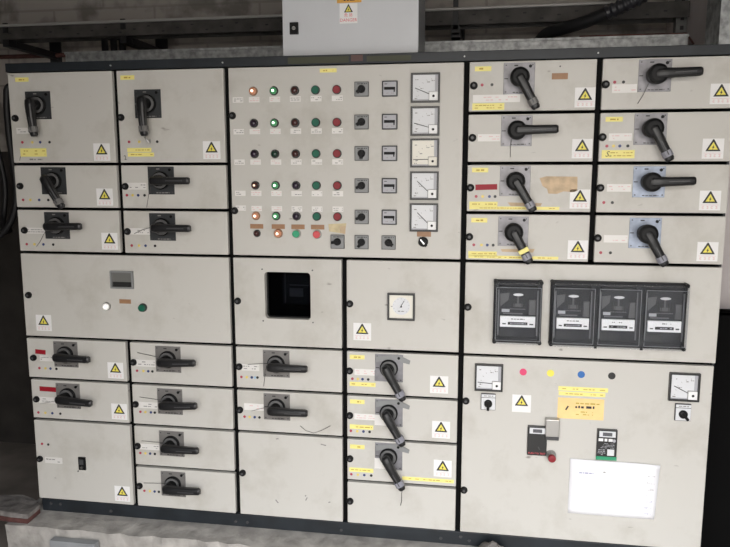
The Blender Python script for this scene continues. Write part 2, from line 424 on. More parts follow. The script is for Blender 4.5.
# ------------------------------------------------------------------ cubicle shells
CX = [-.0090, .4065, .812, 1.2157, 1.6186, 2.0279, 2.4365]
VG, HG = .0088, .0048        # half widths of the gaps between doors
def shell(label, x0, x1, h0, h1, name='switch_cubicle', cat='switch cubicle', group=None, hole=None, front=-.026):
    xc = (x0 + x1) / 2; T = thing(name, label, cat, xc, h0 + HG, 0, group)
    w = (x1 - x0) / 2 - VG; H = h1 - h0 - 2 * HG
    g = G()
    if not hole: g.box(-w, w, 0, H, -.019, 0, 'paint', .003)
    else:
        hx, hh, hw, hH = hole; hx -= xc; hh -= h0 + HG; r = .012
        inner = []
        for cxs, chs, a0 in ((1, 1, 0), (-1, 1, 90), (-1, -1, 180), (1, -1, 270)):
            for k in range(5):
                a = math.radians(a0 + k * 22.5)
                inner.append((hx + cxs * (hw / 2 - r) + r * math.cos(a), hh + chs * (hH / 2 - r) + r * math.sin(a)))
        outer = []
        for (px, ph), cs in zip(((w, H), (-w, H), (-w, 0), (w, 0)), range(4)):
            outer += [(px, ph)] * 5
        # spread the outer corner points so that no edge collapses
        oc = [(w, H), (-w, H), (-w, 0), (w, 0)]; outer = []
        for q in range(4):
            nxt = oc[(q + 1) % 4]; prv = oc[(q - 1) % 4]; c = oc[q]
            for k in range(5):
                if k < 2: e = prv; f = (2 - k) * .08
                else: e = nxt; f = (k - 2) * .08
                outer.append((c[0] + (e[0] - c[0]) * f, c[1] + (e[1] - c[1]) * f))
        g.ring(outer, inner, -.024, 0, 'paint')
    put('door', g, T)
    b = G()
    if not hole: b.box(-w + .006, w - .006, .001, H - .001, -.50, front, 'carcass')
    else:
        b.box(-w + .006, w - .006, .001, H - .001, -.50, -.20, 'carcass')
        for a in ((-w + .006, -w + .016, .001, H - .001), (w - .016, w - .006, .001, H - .001), (-w + .016, w - .016, .001, .011), (-w + .016, w - .016, H - .011, H - .001)):
            b.box(*a, -.20, front, 'carcass')
    put('carcass', b, T)
    T['_o'] = (xc, h0 + HG)
    return T
def rel(T, x, h):
    o = T['_o']; return x - o[0], h - o[1]

SWG = 'switch cubicles of the switchboard'
def R(k): return {10: 1.6048, 0: -.0048}.get(k, k * .16 + (.0005 if k in (9, 8, 7) else 0))
def cubicle(col, r0, r1, label, sw=None, dots='', name=None, yel=None, white=None, red=None, caut=(), stick=None, latch=None, seed=0, group=SWG, nm='switch_cubicle', cat='switch cubicle', x1=None):
    T = shell(label, CX[col] + (.006 if col == 0 and r1 < 4 else 0), x1 if x1 else CX[col + 1], R(r0), R(r1), nm, cat, group)
    if sw:
        x, h, ang, plate, sl, on = sw; add_switch(T, *rel(T, x, h), ang, plate, sl, on)
    for c, x, h in dots: add_dot(T, c, *rel(T, x, h))
    if yel: add_strip(T, 'name_label', *rel(T, *yel), .052, .015, 'yellow', 'inky', 1, seed + 11, pad=.5, label='yellow name label', dens=.9)
    if white:
        x, h, w, hh, m = white; add_strip(T, 'circuit_label', *rel(T, x, h), w, hh, m, 'redpale' if m == 'label' else 'inkgrey', 2, seed + 5, label='white circuit label', fill=.35, dens=.5)
    if red:
        add_strip(T, 'red_label', *rel(T, red[0], red[1]), red[2], red[3], 'red', 'redtxt', 0, rot=red[4] if len(red) > 4 else 0, label='red embossed label')
    for i, (x, h, w, hh, rows) in enumerate(caut):
        add_strip(T, 'caution_label', *rel(T, x, h), w, hh, 'yellow', 'inky', rows, seed + 21 + i, label='yellow caution label', fill=.32)
    if stick: add_sticker(T, *rel(T, *stick))
    if latch: add_latch(T, *rel(T, *latch))
    return T

def dd(s, xs, h): return [(c, x, h) for c, x in zip(s, xs)]

# ---- columns one and two, upper
T = cubicle(0, 8, 10, 'tall switch cubicle in the top left corner of the board, grey-sleeved handle hanging straight down',
    (.113, 1.487, -85, 'plate_dark', 'band_dark', True), dd('rybk', (.040, .079, .110, .147), 1.358), yel=(.055, 1.577), white=(.045, 1.399, .05, .021, 'label_d'),
    caut=[(.081, 1.322, .103, .030, 2)], stick=(.346, 1.322), latch=(.021, 1.443), seed=1)
put('pencil_mark', G().text('1', *rel(T, .024, 1.300), .022, 'ink', shear=.3).marks(*[rel(T, a, 0)[0] for a in (.062, .088)], *[rel(T, 0, b)[1] for b in (1.292, 1.303)], 1, 'inkgrey', 5, dens=1)
    .marks(*[rel(T, a, 0)[0] for a in (.094, .116)], *[rel(T, 0, b)[1] for b in (1.292, 1.303)], 1, 'inkgrey', 6, dens=1), T)
T = cubicle(1, 8, 10, 'tall switch cubicle second in the top row, padlock shackle under its hanging handle',
    (.528, 1.486, -87, 'plate_dark', 'band_dark', True), dd('ryk', (.451, .489, .556), 1.357), yel=(.456, 1.576),
    caut=[(.488, 1.329, .090, .014, 1), (.493, 1.313, .098, .014, 1)], stick=(.754, 1.327), latch=(.427, 1.441), seed=2)
x, h = rel(T, .536, 1.376); put('shackle', G().tube([(x - .004, h + .012, .042), (x - .004, h - .004, .045), (x + .001, h - .012, .046), (x + .009, h - .022, .045), (x + .013, h - .024, .042), (x + .013, h - .012, .040)], .0032, 'silver', 8), T, label='shiny metal padlock shackle')
put('pencil_mark', G().text('2', *rel(T, .434, 1.302), .022, 'ink', rot=.2), T)
T = cubicle(0, 7, 8, 'low switch cubicle under the tall top left corner one, handle slanting down to the right',
    (.154, 1.221, -58, 'plate_dark', 'band_dark', True), dd('rybk', (.027, .056, .091, .127), 1.152), stick=(.348, 1.164), latch=(.021, 1.202), seed=3)
T = cubicle(0, 6, 7, 'low switch cubicle above the left half of the wide display panel, level handle, warning sticker',
    (.156, 1.060, 1, 'plate_dark', None, False), dd('rybk', (.029, .060, .096, .135), .990), white=(.066, 1.040, .077, .022, 'label_d'), stick=(.358, 1.006), latch=(.026, 1.041), seed=4)
add_wire(T, [(*rel(T, .125, 1.045), .02), (*rel(T, .105, 1.03), .006), (*rel(T, .085, 1.0), .003), (*rel(T, .068, .982), .002)])
T = cubicle(1, 7, 8, 'low switch cubicle under the tall padlocked one, level handle, four dots, no warning sticker',
    (.565, 1.223, 0, 'plate_dark', None, False), dd('rybk', (.433, .455, .476, .500), 1.171), white=(.473, 1.203, .071, .024, 'label_d'), latch=(.430, 1.202), seed=5)
add_wire(T, [(*rel(T, .535, 1.2), .02), (*rel(T, .518, 1.175), .005), (*rel(T, .507, 1.128), .003)])
T = cubicle(1, 6, 7, 'low switch cubicle above the right half of the wide display panel, level handle, no sticker',
    (.563, 1.060, 0, 'plate_dark', None, False), dd('rybk', (.442, .470, .495, .531), .992), white=(.475, 1.043, .077, .023, 'label_d'), latch=(.430, 1.042), seed=6)
add_wire(T, [(*rel(T, .53, 1.06), .02), (*rel(T, .49, 1.05), .006), (*rel(T, .455, 1.035), .003)])

# ---- wide display panel
T = cubicle(0, 4, 6, 'wide panel at left with a small display window, white lamp and green button', group=None, nm='display_panel', cat='panel', latch=(.024, .800), stick=(.076, .696), x1=CX[2])
x, h = rel(T, .400, .867)
w = put('display_window', G().frame(-.044, .044, -.032, .032, .006, 0, .010, 'sel').box(-.038, .038, -.026, .026, 0, .003, 'screen2'), T, (x, h, 0), label='small grey display window')
put('display_strip', G().box(-.037, .037, -.025, -.008, .003, .0045, 'screen'), w, label='dark lower strip of the display')
def lamp(T, x, h, lens, core=None, bez='bezel', label=None, r=.0125):
    b = put('pilot_lamp', cached('bz' + bez + str(r), lambda: G().lathe([(r + .0025, 0), (r + .0025, .004), (r + .0005, .008), (r - .001, .008)], bez, seg=20).mesh('pilot_lamp')), T, (x, h, 0), label=label)
    put('lens', cached('lens' + lens + str(r), lambda: G().lathe([(r - .001, .007), (r - .0015, .013), (r - .005, .017), (.001, .018)], lens, seg=20, smooth=True).mesh('lens')), b)
    if core: put('lit_core', cached('core' + core, lambda: G().lathe([(.0042, .0165), (.0038, .0190), (.001, .0196)], core, seg=14, smooth=True).mesh('lit_core')), b)
    return b
def button(T, x, h, cap, bez='bezel', label=None, r=.0135, d=.011):
    b = put('push_button', cached('bb' + bez + str(r), lambda: G().lathe([(r + .0015, 0), (r + .0015, .006), (r, .009), (r - .002, .009)], bez, seg=20).mesh('push_button')), T, (x, h, 0), label=label)
    put('button_cap', cached('cap' + cap + str(r) + str(d), lambda: G().lathe([(r - .0012, .004), (r - .0012, d), (r - .003, d + .0012), (.001, d + .0012)], cap, seg=20).mesh('button_cap')), b)
    return b
lamp(T, *rel(T, .334, .767), 'white_lit', 'warm_core', 'bezel_g', 'white lit pilot lamp in a chrome bezel', .0135)
button(T, *rel(T, .475, .767), 'btn_green', 'bezel', 'dark green push button', .0140, .016)
add_strip(T, 'engraved_plate', *rel(T, .406, .787), .045, .016, 'brown', 'inky', 0, label='small brown engraved plate')

# ---- columns one and two, lower
T = cubicle(0, 3, 4, 'low switch cubicle under the wide display panel, short red label by its latch',
    (.158, .579, -1, 'plate_reflect', None, False), dd('rybk', (.045, .070, .091, .115), .521), white=(.080, .560, .060, .022, 'label_d'), red=(.054, .584, .042, .017, -.06), stick=(.354, .526), latch=(.026, .561), seed=8)
add_wire(T, [(*rel(T, .125, .57), .02), (*rel(T, .10, .568), .006), (*rel(T, .055, .562), .003)], m='silver')
T = cubicle(0, 2, 3, 'low switch cubicle second under the wide display panel, long red label',
    (.157, .418, -3, 'plate_reflect', None, False), dd('rybk', (.028, .057, .086, .119), .346), white=(.069, .397, .074, .024, 'label_d'), red=(.075, .440, .070, .018, -.02), stick=(.360, .368), latch=(.026, .399), seed=9)
add_wire(T, [(*rel(T, .13, .402), .02), (*rel(T, .10, .395), .006), (*rel(T, .045, .383), .003)], m='silver')
T = shell('plain lower left corner cubicle with black flush lock, two dots and a warning sticker', CX[0] + .006, CX[1], R(0), R(2), 'lock_cubicle', 'cubicle')
add_latch(T, *rel(T, .023, .161)); add_dot(T, 'r', *rel(T, .034, .221)); add_dot(T, 'k', *rel(T, .060, .220))
add_strip(T, 'circuit_label', *rel(T, .078, .157), .072, .024, 'label_d', 'inkgrey', 2, 3, label='white circuit label', dens=.4)
add_sticker(T, *rel(T, .355, .043))
lk = put('flush_lock', G().box(-.0145, .0145, -.0255, .0255, 0, .006, 'black', .0015), T, (*rel(T, .198, .154), 0), label='black flush lock')
put('lock_handle', G().box(-.008, .008, -.003, .018, .006, .011, 'dgrey', .001).cyl(.005, .006, .010, 'silver', 0, -.014, 10), lk)
put('screw', G().cyl(.003, 0, .002, 'dgrey', seg=8), T, (*rel(T, .178, .121), 0))
lowlab = ['level-handled switch cubicle under the right half of the wide display panel',
          'level-handled switch cubicle right of the long red labelled one, no warning sticker',
          'level-handled switch cubicle third down in the second column, beside the black flush lock cubicle',
          'level-handled switch cubicle at the bottom of the second column, just above the dark base']
for i, (hh, dotx, dh, wl) in enumerate([(.578, (.439, .464, .483, .499), .529, (.475, .559, .075, .026)), (.418, (.444, .464, .486, .501), .372, (.477, .399, .077, .024)),
                                        (.256, (.436, .456, .475, .494), .211, (.474, .237, .080, .022)), (.098, (.445, .467, .486, .503), .062, None)]):
    T = cubicle(1, 3 - i, 4 - i, lowlab[i], (.563, hh, (2, 3, 0, 1)[i], 'plate_reflect', None, False), dd('rybk', dotx, dh), white=(*wl, 'label_d') if wl else None, latch=(.428, hh - .017), seed=30 + i)
    add_wire(T, [(*rel(T, .54, hh + .01), .02), (*rel(T, .50, hh + .012 - .004 * i), .006), (*rel(T, .445, hh + .02 - .008 * i), .003)])

# ---- columns three and four: control panel
T = shell('large control panel with rows of pilot lamps, push buttons, selector switches and five white ammeters', CX[2], CX[4], R(6), R(10), 'control_panel', 'control panel')
add_latch(T, *rel(T, .833, 1.442)); add_latch(T, *rel(T, .832, 1.120))
add_strip(T, 'name_label', *rel(T, 1.166, 1.584), .057, .013, 'yellow', 'inky', 1, 4, label='yellow name label', pad=.4)
LX = (.909, .981, 1.052, 1.123, 1.195); LH = (1.5215, 1.416, 1.3135, 1.2075, 1.103)
states = [[('amber_on', 'warm_core', 'bezel_brass', 'lit amber pilot lamp'), ('green_on', 'green_core', 'bezel', 'lit green pilot lamp')],
          [('lens_purple', None, 'bezel', 'unlit dark pilot lamp'), ('green_on', 'green_core', 'bezel', 'lit green pilot lamp')],
          [('lens_purple', None, 'bezel', 'unlit dark pilot lamp'), ('lens_dgreen', None, 'bezel', 'unlit green pilot lamp')],
          [('lens_brown', 'warm_dim', 'bezel', 'dimly lit pilot lamp'), ('green_on', 'green_core', 'bezel', 'lit green pilot lamp')],
          [('amber_on', 'warm_core', 'bezel_brass', 'lit amber pilot lamp'), ('green_on', 'green_core', 'bezel', 'lit green pilot lamp')]]
M['warm_dim'] = mat('lamp_core_dim', (.9, .7, .55), .3, emit=(1., .7, .5), estr=.8)
def plate48(m='sel'):
    return G().box(-.024, .024, -.024, .024, 0, .008, m, .003).frame(-.0235, .0235, -.0235, .0235, .0018, .004, .0088, 'dgrey')
def knob_mesh(m='black', r=.0125):
    g = G(); g.lathe([(r, 0), (r, .006), (r - .002, .009), (.001, .009)], m, seg=20)
    g.box(-r * 1.45, r * .9, -.0045, .0045, .004, .020, m, .0015); return g.mesh('knob')
def selector(T, x, h, ang, label='grey selector switch with black knob'):
    s = put('selector_switch', cached('sel48', lambda: plate48().marks(-.018, .018, .014, .020, 1, 'ink', 2, .008).mesh('selector_switch')), T, (x, h, 0), label=label)
    put('knob', cached('knob', knob_mesh), s, (0, 0, .008), math.radians(ang))
    return s
def counter(T, x, h):
    s = put('counter_meter', cached('ctr', lambda: G().box(-.026, .026, -.0255, .0255, 0, .008, 'dgrey', .003).box(-.021, .021, -.021, .021, .008, .0088, 'dialgrey')
        .marks(-.018, -.008, .012, .018, 1, 'ink', 2, .0088).marks(-.012, .014, -.017, -.012, 1, 'inkgrey', 4, .0088).mesh('counter_meter')), T, (x, h, 0), label='grey counter meter')
    put('register', cached('reg', lambda: G().box(-.018, .018, -.004, .005, .0088, .0105, 'black', .0008).box(.013, .017, -.011, -.004, .0088, .0105, 'black').mesh('register')), s, label='black counter register')
    return s
def meter(T, x, h, ang, cream=False, seed=1, name='ammeter', label='white square ammeter with black frame', w=.0935):
    a = w / 2
    f = put(name, cached('mf' + str(w), lambda: G().frame(-a, a, -a, a, .0055, 0, .013, 'meterframe').box(-a + .0055, a - .0055, -a + .0055, a - .0055, 0, .002, 'meterframe').mesh('ammeter')), T, (x, h, 0), label=label)
    b = a - .006
    g = G().box(-b, b, -b, b, .002, .006, 'dial_cream' if cream else 'dial').box(b - .010, b, -b + .028, b, .006, .0063, 'dialgrey')
    r0 = .052; px, ph = b - .014, -b + .014
    for k in range(6):                                   # short scale strokes and small figures
        t = math.radians(97 + k * 16.5); g.line(px + r0 * math.cos(t), ph + r0 * math.sin(t), px + (r0 + .005) * math.cos(t), ph + (r0 + .005) * math.sin(t), .0009, .006, .0063, 'inkgrey')
    for k, (tx, th) in enumerate(((-.028, .026), (.010, .018), (.024, .022), (-.012, -.002), (-.026, -.024), (-.030, -.033))):
        g.marks(tx - .005, tx + .005, th - .003, th + .003, 1, 'inkgrey', seed * 7 + k, .006, dens=.9)
    g.box(-b, b, -b, -b + .004, .006, .0063, 'dialgrey')
    put('dial', g, f)
    t = math.radians(ang); n = G().line(px - .012, ph + .006, px - .012 + .052 * math.cos(t), ph + .006 + .052 * math.sin(t), .0022, .008, .0088, 'ink')
    put('needle', n, f)
    put('corner_cover', cached('cc' + str(cream), lambda: G().box(-.014, .0135, -.0135, .014, .006, .0125, 'dial_cream' if cream else 'cover', .0015).frame(-.0155, .0135, -.0135, .0155, .0015, .006, .007, 'inkgrey').cyl(.0042, .0125, .0135, 'black', 0, 0, 10).mesh('corner_cover')), f, (px, ph, 0))
    return f
for r in range(5):
    h = LH[r]
    for c in range(2):
        lens, core, bz, lb = states[r][c]; lamp(T, *rel(T, LX[c] - .001, h), lens, core, bz, lb)
    lamp(T, *rel(T, LX[2], h), 'lens_purple' if r > 2 else 'lens_brown', None, 'bezel', 'unlit dark pilot lamp')
    button(T, *rel(T, LX[3], h), 'btn_green', 'bezel', 'green push button')
    button(T, *rel(T, LX[4], h), 'btn_red', 'bezel', 'red push button')
    lh = h - .0275 if r < 4 else 1.128
    for c, x in enumerate((.853,) + tuple(v + .001 for v in LX)):
        add_strip(T, 'legend_label', *rel(T, x, lh if (c or r < 4) else lh + .001), .037, .018, 'label', 'inkgrey' if c != 1 and c != 2 else 'redpale', 2, r * 10 + c, label='small white legend label', fill=.38, dens=.6)
    selector(T, *rel(T, 1.2785, h), (40, 35, 90, 25, 20)[r])
    counter(T, *rel(T, 1.3715, h))
    meter(T, *rel(T, 1.4875, h + .0005), (157, 164, 180, 137, 135)[r], r == 2, r + 1)
for x, rows in ((.909, 1), (.986, 1), (1.056, 1), (1.125, 1)):
    add_strip(T, 'engraved_plate', *rel(T, x, 1.0665), .047, .016, 'brown', 'inky', 0, int(x * 100), label='brown engraved plate', dens=.4)
lamp(T, *rel(T, .910, 1.042), 'lens_brown', None, 'bezel', 'small unlit dark lamp', .0105)
lamp(T, *rel(T, .986, 1.043), 'amber_on', 'warm_core', 'bezel_brass', 'lit warm white pilot lamp', .0135)
button(T, *rel(T, 1.052, 1.043), 'btn_gbright', 'bezel_g', 'bright green push button', .0135, .018)
button(T, *rel(T, 1.124, 1.042), 'btn_rbright', 'bezel_g', 'bright red push button', .0135, .018)
for x, a in ((1.195, 5), (1.278, 60), (1.370, 150)): selector(T, *rel(T, x, 1.018), a)
x, h = rel(T, 1.195, 1.064)
t = put('tape_patch', G().prism([(x - .033, h + .013), (x + .030, h + .017), (x + .026, h - .010), (x + .018, h - .018), (x - .030, h - .012)], 0, .0008, 'tape2'), T, label='torn yellowed tape patch')
put('tape_tail', G().prism([(x + .006, h + .006), (x + .028, h + .008), (x + .026, h - .020), (x + .008, h - .016)], .0008, .0016, 'tape'), t)
add_strip(T, 'engraved_plate', *rel(T, 1.488, 1.0475), .047, .017, 'brown', 'inky', 0, 9, label='brown engraved plate under the ammeters', dens=.4)
k = put('rotary_knob', G().lathe([(.0165, 0), (.0165, .007), (.014, .010), (.001, .010)], 'black', seg=20), T, (*rel(T, 1.486, 1.022), 0), label='black rotary switch with silver lever')
put('lever', G().box(-.018, .018, -.0048, .0048, .010, .022, 'black', .002).box(-.012, .008, -.002, .002, .022, .0228, 'silver'), k, (0, 0, 0), math.radians(-50))

# ---- columns three and four: middle panels
T = shell('square panel with a large dark glass window, below the control panel', CX[2], CX[3], R(4), R(6), 'window_panel', 'panel', hole=(1.015, .825, .164, .166))
x, h = rel(T, 1.015, .825)
add_latch(T, *rel(T, .834, .802))
put('window_pane', G().box(x - .084, x + .084, h - .085, h + .085, -.030, -.0265, 'pane'), T, label='dark glass pane')
put('gasket', G().frame(x - .0875, x + .0875, h - .0885, h + .0885, .010, -.034, -.0245, 'black'), T)
rl = put('relay', G().box(x - .05, x + .07, h - .05, h + .075, -.198, -.10, 'meterbk', .004), T, label='dark relay behind the glass')
put('relay_rail', G().box(x - .038, x - .034, h - .045, h + .07, -.10, -.096, 'dgrey').box(x - .02, x + .05, h + .02, h + .024, -.10, -.097, 'lcd').box(x - .02, x + .03, h - .02, h + .01, -.10, -.097, 'lcd'), rl)
for sx in (-1, 1):
    for sh in (-1, 1): put('screw', cached('scr', lambda: G().cyl(.0028, 0, .0015, 'dgrey', seg=8).mesh('screw')), T, (x + sx * .090, h + sh * .092, 0))
T = shell('square panel with one small white-faced gauge, right of the dark glass window', CX[3], CX[4], R(4) + .002, R(6), 'gauge_panel', 'panel')
add_latch(T, *rel(T, 1.236, .804)); add_sticker(T, *rel(T, 1.279, .707))
x, h = rel(T, 1.414, .800); a = .0465
f = put('gauge', G().frame(-a, a, -a, a, .006, 0, .014, 'meterframe').box(-a + .006, a - .006, -a + .006, a - .006, 0, .003, 'dial_cream'), T, (x, h, 0), label='white-faced square gauge')
g = G().cyl(.030, .003, .004, 'dial', 0, .001, 28)
for i in range(11):
    t = math.radians(225 - i * 27); g.line(.024 * math.cos(t), .001 + .024 * math.sin(t), .028 * math.cos(t), .001 + .028 * math.sin(t), .0008, .004, .0043, 'inkgrey')
g.marks(-.012, .012, -.020, -.012, 1, 'inkgrey', 3, .004, dens=1); g.marks(-.036, -.030, -.003, .003, 1, 'inkgrey', 2, .003)
put('dial', g, f); put('needle', G().line(-.004, -.004, .010, .020, .0018, .006, .007, 'ink').cyl(.003, .004, .007, 'ink', 0, 0, 10), f)

# ---- columns three and four, lower
T = cubicle(2, 3, 4, 'level-handled switch cubicle directly under the dark glass window panel, wire hanging from plate', (.970, .579, 0, 'plate_reflect', None, False), dd('rybl', (.839, .859, .878, .890), .5245) + [('k', .899, .525)], white=(.874, .561, .065, .024, 'label_d'), latch=(.833, .563), seed=40)
add_wire(T, [(*rel(T, .935, .565), .02), (*rel(T, .928, .53), .005), (*rel(T, .922, .495), .003)]); add_wire(T, [(*rel(T, .935, .585), .02), (*rel(T, .90, .577), .006), (*rel(T, .865, .572), .003)])
T = cubicle(2, 2, 3, 'level-handled switch cubicle with a loose bent wire at right, above the blank tall panel', (.969, .420, 0, 'plate_reflect', None, False), dd('rybk', (.847, .866, .885, .903), .3765), white=(.883, .415, .073, .025, 'label'), latch=(.831, .402), seed=41)
add_wire(T, [(*rel(T, 1.055, .355), .004), (*rel(T, 1.075, .340), .006), (*rel(T, 1.105, .333), .008), (*rel(T, 1.135, .345), .006), (*rel(T, 1.165, .362), .003)])
add_wire(T, [(*rel(T, .945, .425), .02), (*rel(T, .91, .412), .006), (*rel(T, .875, .40), .003)])
T = shell('tall blank scuffed panel without any switch, at the bottom of the third column', CX[2], CX[3], R(0), R(2), 'blank_panel', 'panel'); add_latch(T, *rel(T, .835, .162))
g = G()
for (x, h, l, a) in ((1.138, .288, .020, -.2), (.968, .300, .010, .2), (.962, .060, .016, -.9), (1.073, .078, .014, 1.1), (1.158, .072, .008, .4), (1.07, .09, .006, .9)):
    px, ph = rel(T, x, h); g.line(px - l / 2 * math.cos(a), ph - l / 2 * math.sin(a), px + l / 2 * math.cos(a), ph + l / 2 * math.sin(a), .004, 0, .0003, 'inkgrey')
put('scuff', g, T)
F4 = ['slanted-handle switch cubicle directly under the small gauge panel, uppermost of three with grey flaps',
      'slanted-handle switch cubicle with grey flap, the middle one of three under the gauge panel',
      'slanted-handle switch cubicle with long yellow strip, lowest of three under the gauge panel']
for i, (hh, dh, yl, ca) in enumerate([(.582, .5375, .616, [(1.280, .519, .092, .015, 1)]), (.421, .347, .455, [(1.276, .363, .084, .016, 1)]), (.261, .185, .289, [(1.275, .203, .087, .015, 1), (1.512, .184, .181, .0125, 1)])]):
    dx = [(1.244, 1.263, 1.280, 1.300), (1.238, 1.261, 1.283, 1.305), (1.239, 1.263, 1.286, 1.311)][i]
    T = cubicle(3, 3 - i, 4 - i, F4[i], (1.373, hh, -60, 'plate_lilac', 'band', True), dd('rybk', dx, dh), yel=(1.261, yl), caut=ca, stick=[(1.546, .531), (1.555, .370), (1.563, .229)][i],
        white=[(1.292, .563, .081, .022, 'label'), (1.290, .401, .079, .022, 'label'), None][i], latch=(1.235, (.566, .404, .244)[i]), seed=50 + i)
    x, h = rel(T, 1.373, hh)
    put('grey_flap', G().prism([(x - .045, h + .040), (x + .030, h + .050), (x + .074, h + .030), (x + .071, h + .017), (x + .048, h + .022), (x + .020, h + .034), (x - .045, h + .020)], .0035, .0055, 'sel'), T, label='grey plastic flap on the plate')
    put('paper_tag', G().box(x - .050, x - .008, h - .047, h - .008, .0035, .0045, 'plate_lilac' if i == 0 else 'label_d'), T)
add_wire(T, [(*rel(T, 1.428, .165), .045), (*rel(T, 1.424, .145), .04), (*rel(T, 1.424, .115), .035), (*rel(T, 1.420, .098), .035)], .0014)
T = shell('low blank panel under the lowest grey-flap switch cubicle, just above the dark base', CX[3], CX[4], R(0), R(1), 'blank_panel', 'panel'); add_latch(T, *rel(T, 1.235, .084))

# ---- columns five and six, upper
T = cubicle(4, 9, 10, 'top row switch cubicle right of the control panel, brown plate and steep slanted handle', (1.783, 1.5455, -61, 'plate_lilac', 'band_dark', True), dd('rk', (1.668, 1.699), 1.528), yel=(1.670, 1.578), white=(1.714, 1.485, .148, .024, 'label'),
    caut=[(1.689, 1.460, .101, .022, 2)], stick=(1.987, 1.484), latch=(1.642, 1.526), seed=60)
add_strip(T, 'engraved_plate', *rel(T, 1.908, 1.550), .049, .019, 'brown', 'inky', 0, 3, label='brown engraved plate', dens=.5)
put('screw', G().cyl(.0025, 0, .0015, 'dgrey', seg=8), T, (*rel(T, 1.908, 1.580), 0))
T = cubicle(4, 8, 9, 'level-handled switch cubicle second from top, right of the control panel', (1.780, 1.383, 1, 'plate_lilac', None, False), white=(1.694, 1.362, .071, .023, 'label'), stick=(1.985, 1.326), latch=(1.641, 1.362), seed=61)
add_wire(T, [(*rel(T, 1.765, 1.36), .02), (*rel(T, 1.762, 1.335), .006), (*rel(T, 1.763, 1.30), .003)])
T = cubicle(4, 7, 8, 'switch cubicle with a torn masking tape patch and a red label, slanted handle', (1.780, 1.224, -58, 'plate_lilac', 'band', True), dd('rybk', (1.657, 1.678, 1.700, 1.718), 1.1735), yel=(1.668, 1.259), red=(1.689, 1.204, .070, .018, .03),
    caut=[(1.681, 1.149, .091, .016, 1), (1.779, 1.1365, .287, .010, 1)], stick=(1.985, 1.167), latch=(1.638, 1.202), seed=62)
x, h = rel(T, 1.918, 1.211)
put('masking_tape', G().prism([(x - .061, h + .022), (x - .040, h + .028), (x + .057, h + .027), (x + .058, h - .018), (x + .045, h - .022), (x + .015, h - .020), (x - .005, h - .028), (x - .032, h - .027), (x - .036, h - .012), (x - .050, h - .004)], 0, .0012, 'tape'), T, label='torn tan masking tape patch')
put('rust_stain', G().prism([(x - .16, h - .056), (x - .05, h - .058), (x - .055, h - .068), (x - .15, h - .068)], 0, .0004, 'tape'), T)
T = cubicle(4, 6, 7, 'switch cubicle with long yellow strip directly above the single meter, slanted yellow-banded handle', (1.779, 1.061, -61, 'plate_lilac', 'band', True), dd('rybk', (1.653, 1.678, 1.697, 1.716), 1.0145), yel=(1.669, 1.096),
    caut=[(1.682, .986, .093, .015, 1), (1.781, .975, .289, .010, 1)], stick=(1.985, 1.004), latch=(1.638, 1.041), seed=63)
x, h = rel(T, 1.779, 1.061)
ca, sa = math.cos(math.radians(-61)), math.sin(math.radians(-61))
g = G().box(.058, .073, -.0168, .0168, .034, .0665, 'yellow', .003); yb = put('yellow_tape', g, T, (x, h, 0), math.radians(-61), 'yellow tape around the handle')
x, h = rel(T, 1.80, 1.0)
put('rust_stain', G().prism([(x - .06, h + .002), (x + .05, h + .004), (x + .045, h - .008), (x - .055, h - .007)], 0, .0004, 'tape'), T)
T = cubicle(5, 9, 10, 'top right corner switch cubicle with level handle and red-lettered label', (2.191, 1.546, 2, 'plate_lilac', None, False), dd('rk', (2.074, 2.100), 1.5285), white=(2.104, 1.509, .074, .026, 'label'), stick=(2.386, 1.488), latch=(2.047, 1.522), seed=64)
add_wire(T, [(*rel(T, 2.17, 1.52), .02), (*rel(T, 2.16, 1.49), .006), (*rel(T, 2.145, 1.462), .003)])
T = cubicle(5, 8, 9, 'slanted-handle switch cubicle under the top right corner one, handwriting on its yellow label', (2.187, 1.385, -61, 'plate_lilac', 'band', True), dd('rybk', (2.060, 2.080, 2.099, 2.123), 1.3335), yel=(2.078, 1.416), white=(2.099, 1.361, .069, .023, 'label'), stick=(2.374, 1.324), latch=(2.045, 1.361), seed=65)
p = add_strip(T, 'caution_label', *rel(T, 2.095, 1.308), .099, .026, 'yellow', 'inky', 2, 5, label='yellow caution label with handwriting', fill=.3)
put('pencil_mark', G().text('S', 0, 0, .024, 'ink', shear=.3).line(.008, -.006, .014, -.005, .002, .0004, .0007, 'ink'), p, (-.034, 0, .001))
T = cubicle(5, 7, 8, 'level-handled switch cubicle third from the top at right edge, bluish plate', (2.192, 1.222, 2, 'plate_blue', None, False), dd('rk', (2.059, 2.085), 1.1565), white=(2.103, 1.203, .073, .024, 'label'), stick=(2.376, 1.165), latch=(2.046, 1.203), seed=66)
T = cubicle(5, 6, 7, 'slanted-handle switch cubicle with bluish plate directly above the triple meter box', (2.189, 1.061, -60, 'plate_blue', 'band', True), dd('rk', (2.057, 2.087), .996), white=(2.101, 1.041, .073, .024, 'label'), stick=(2.379, 1.005), latch=(2.045, 1.043), seed=67)

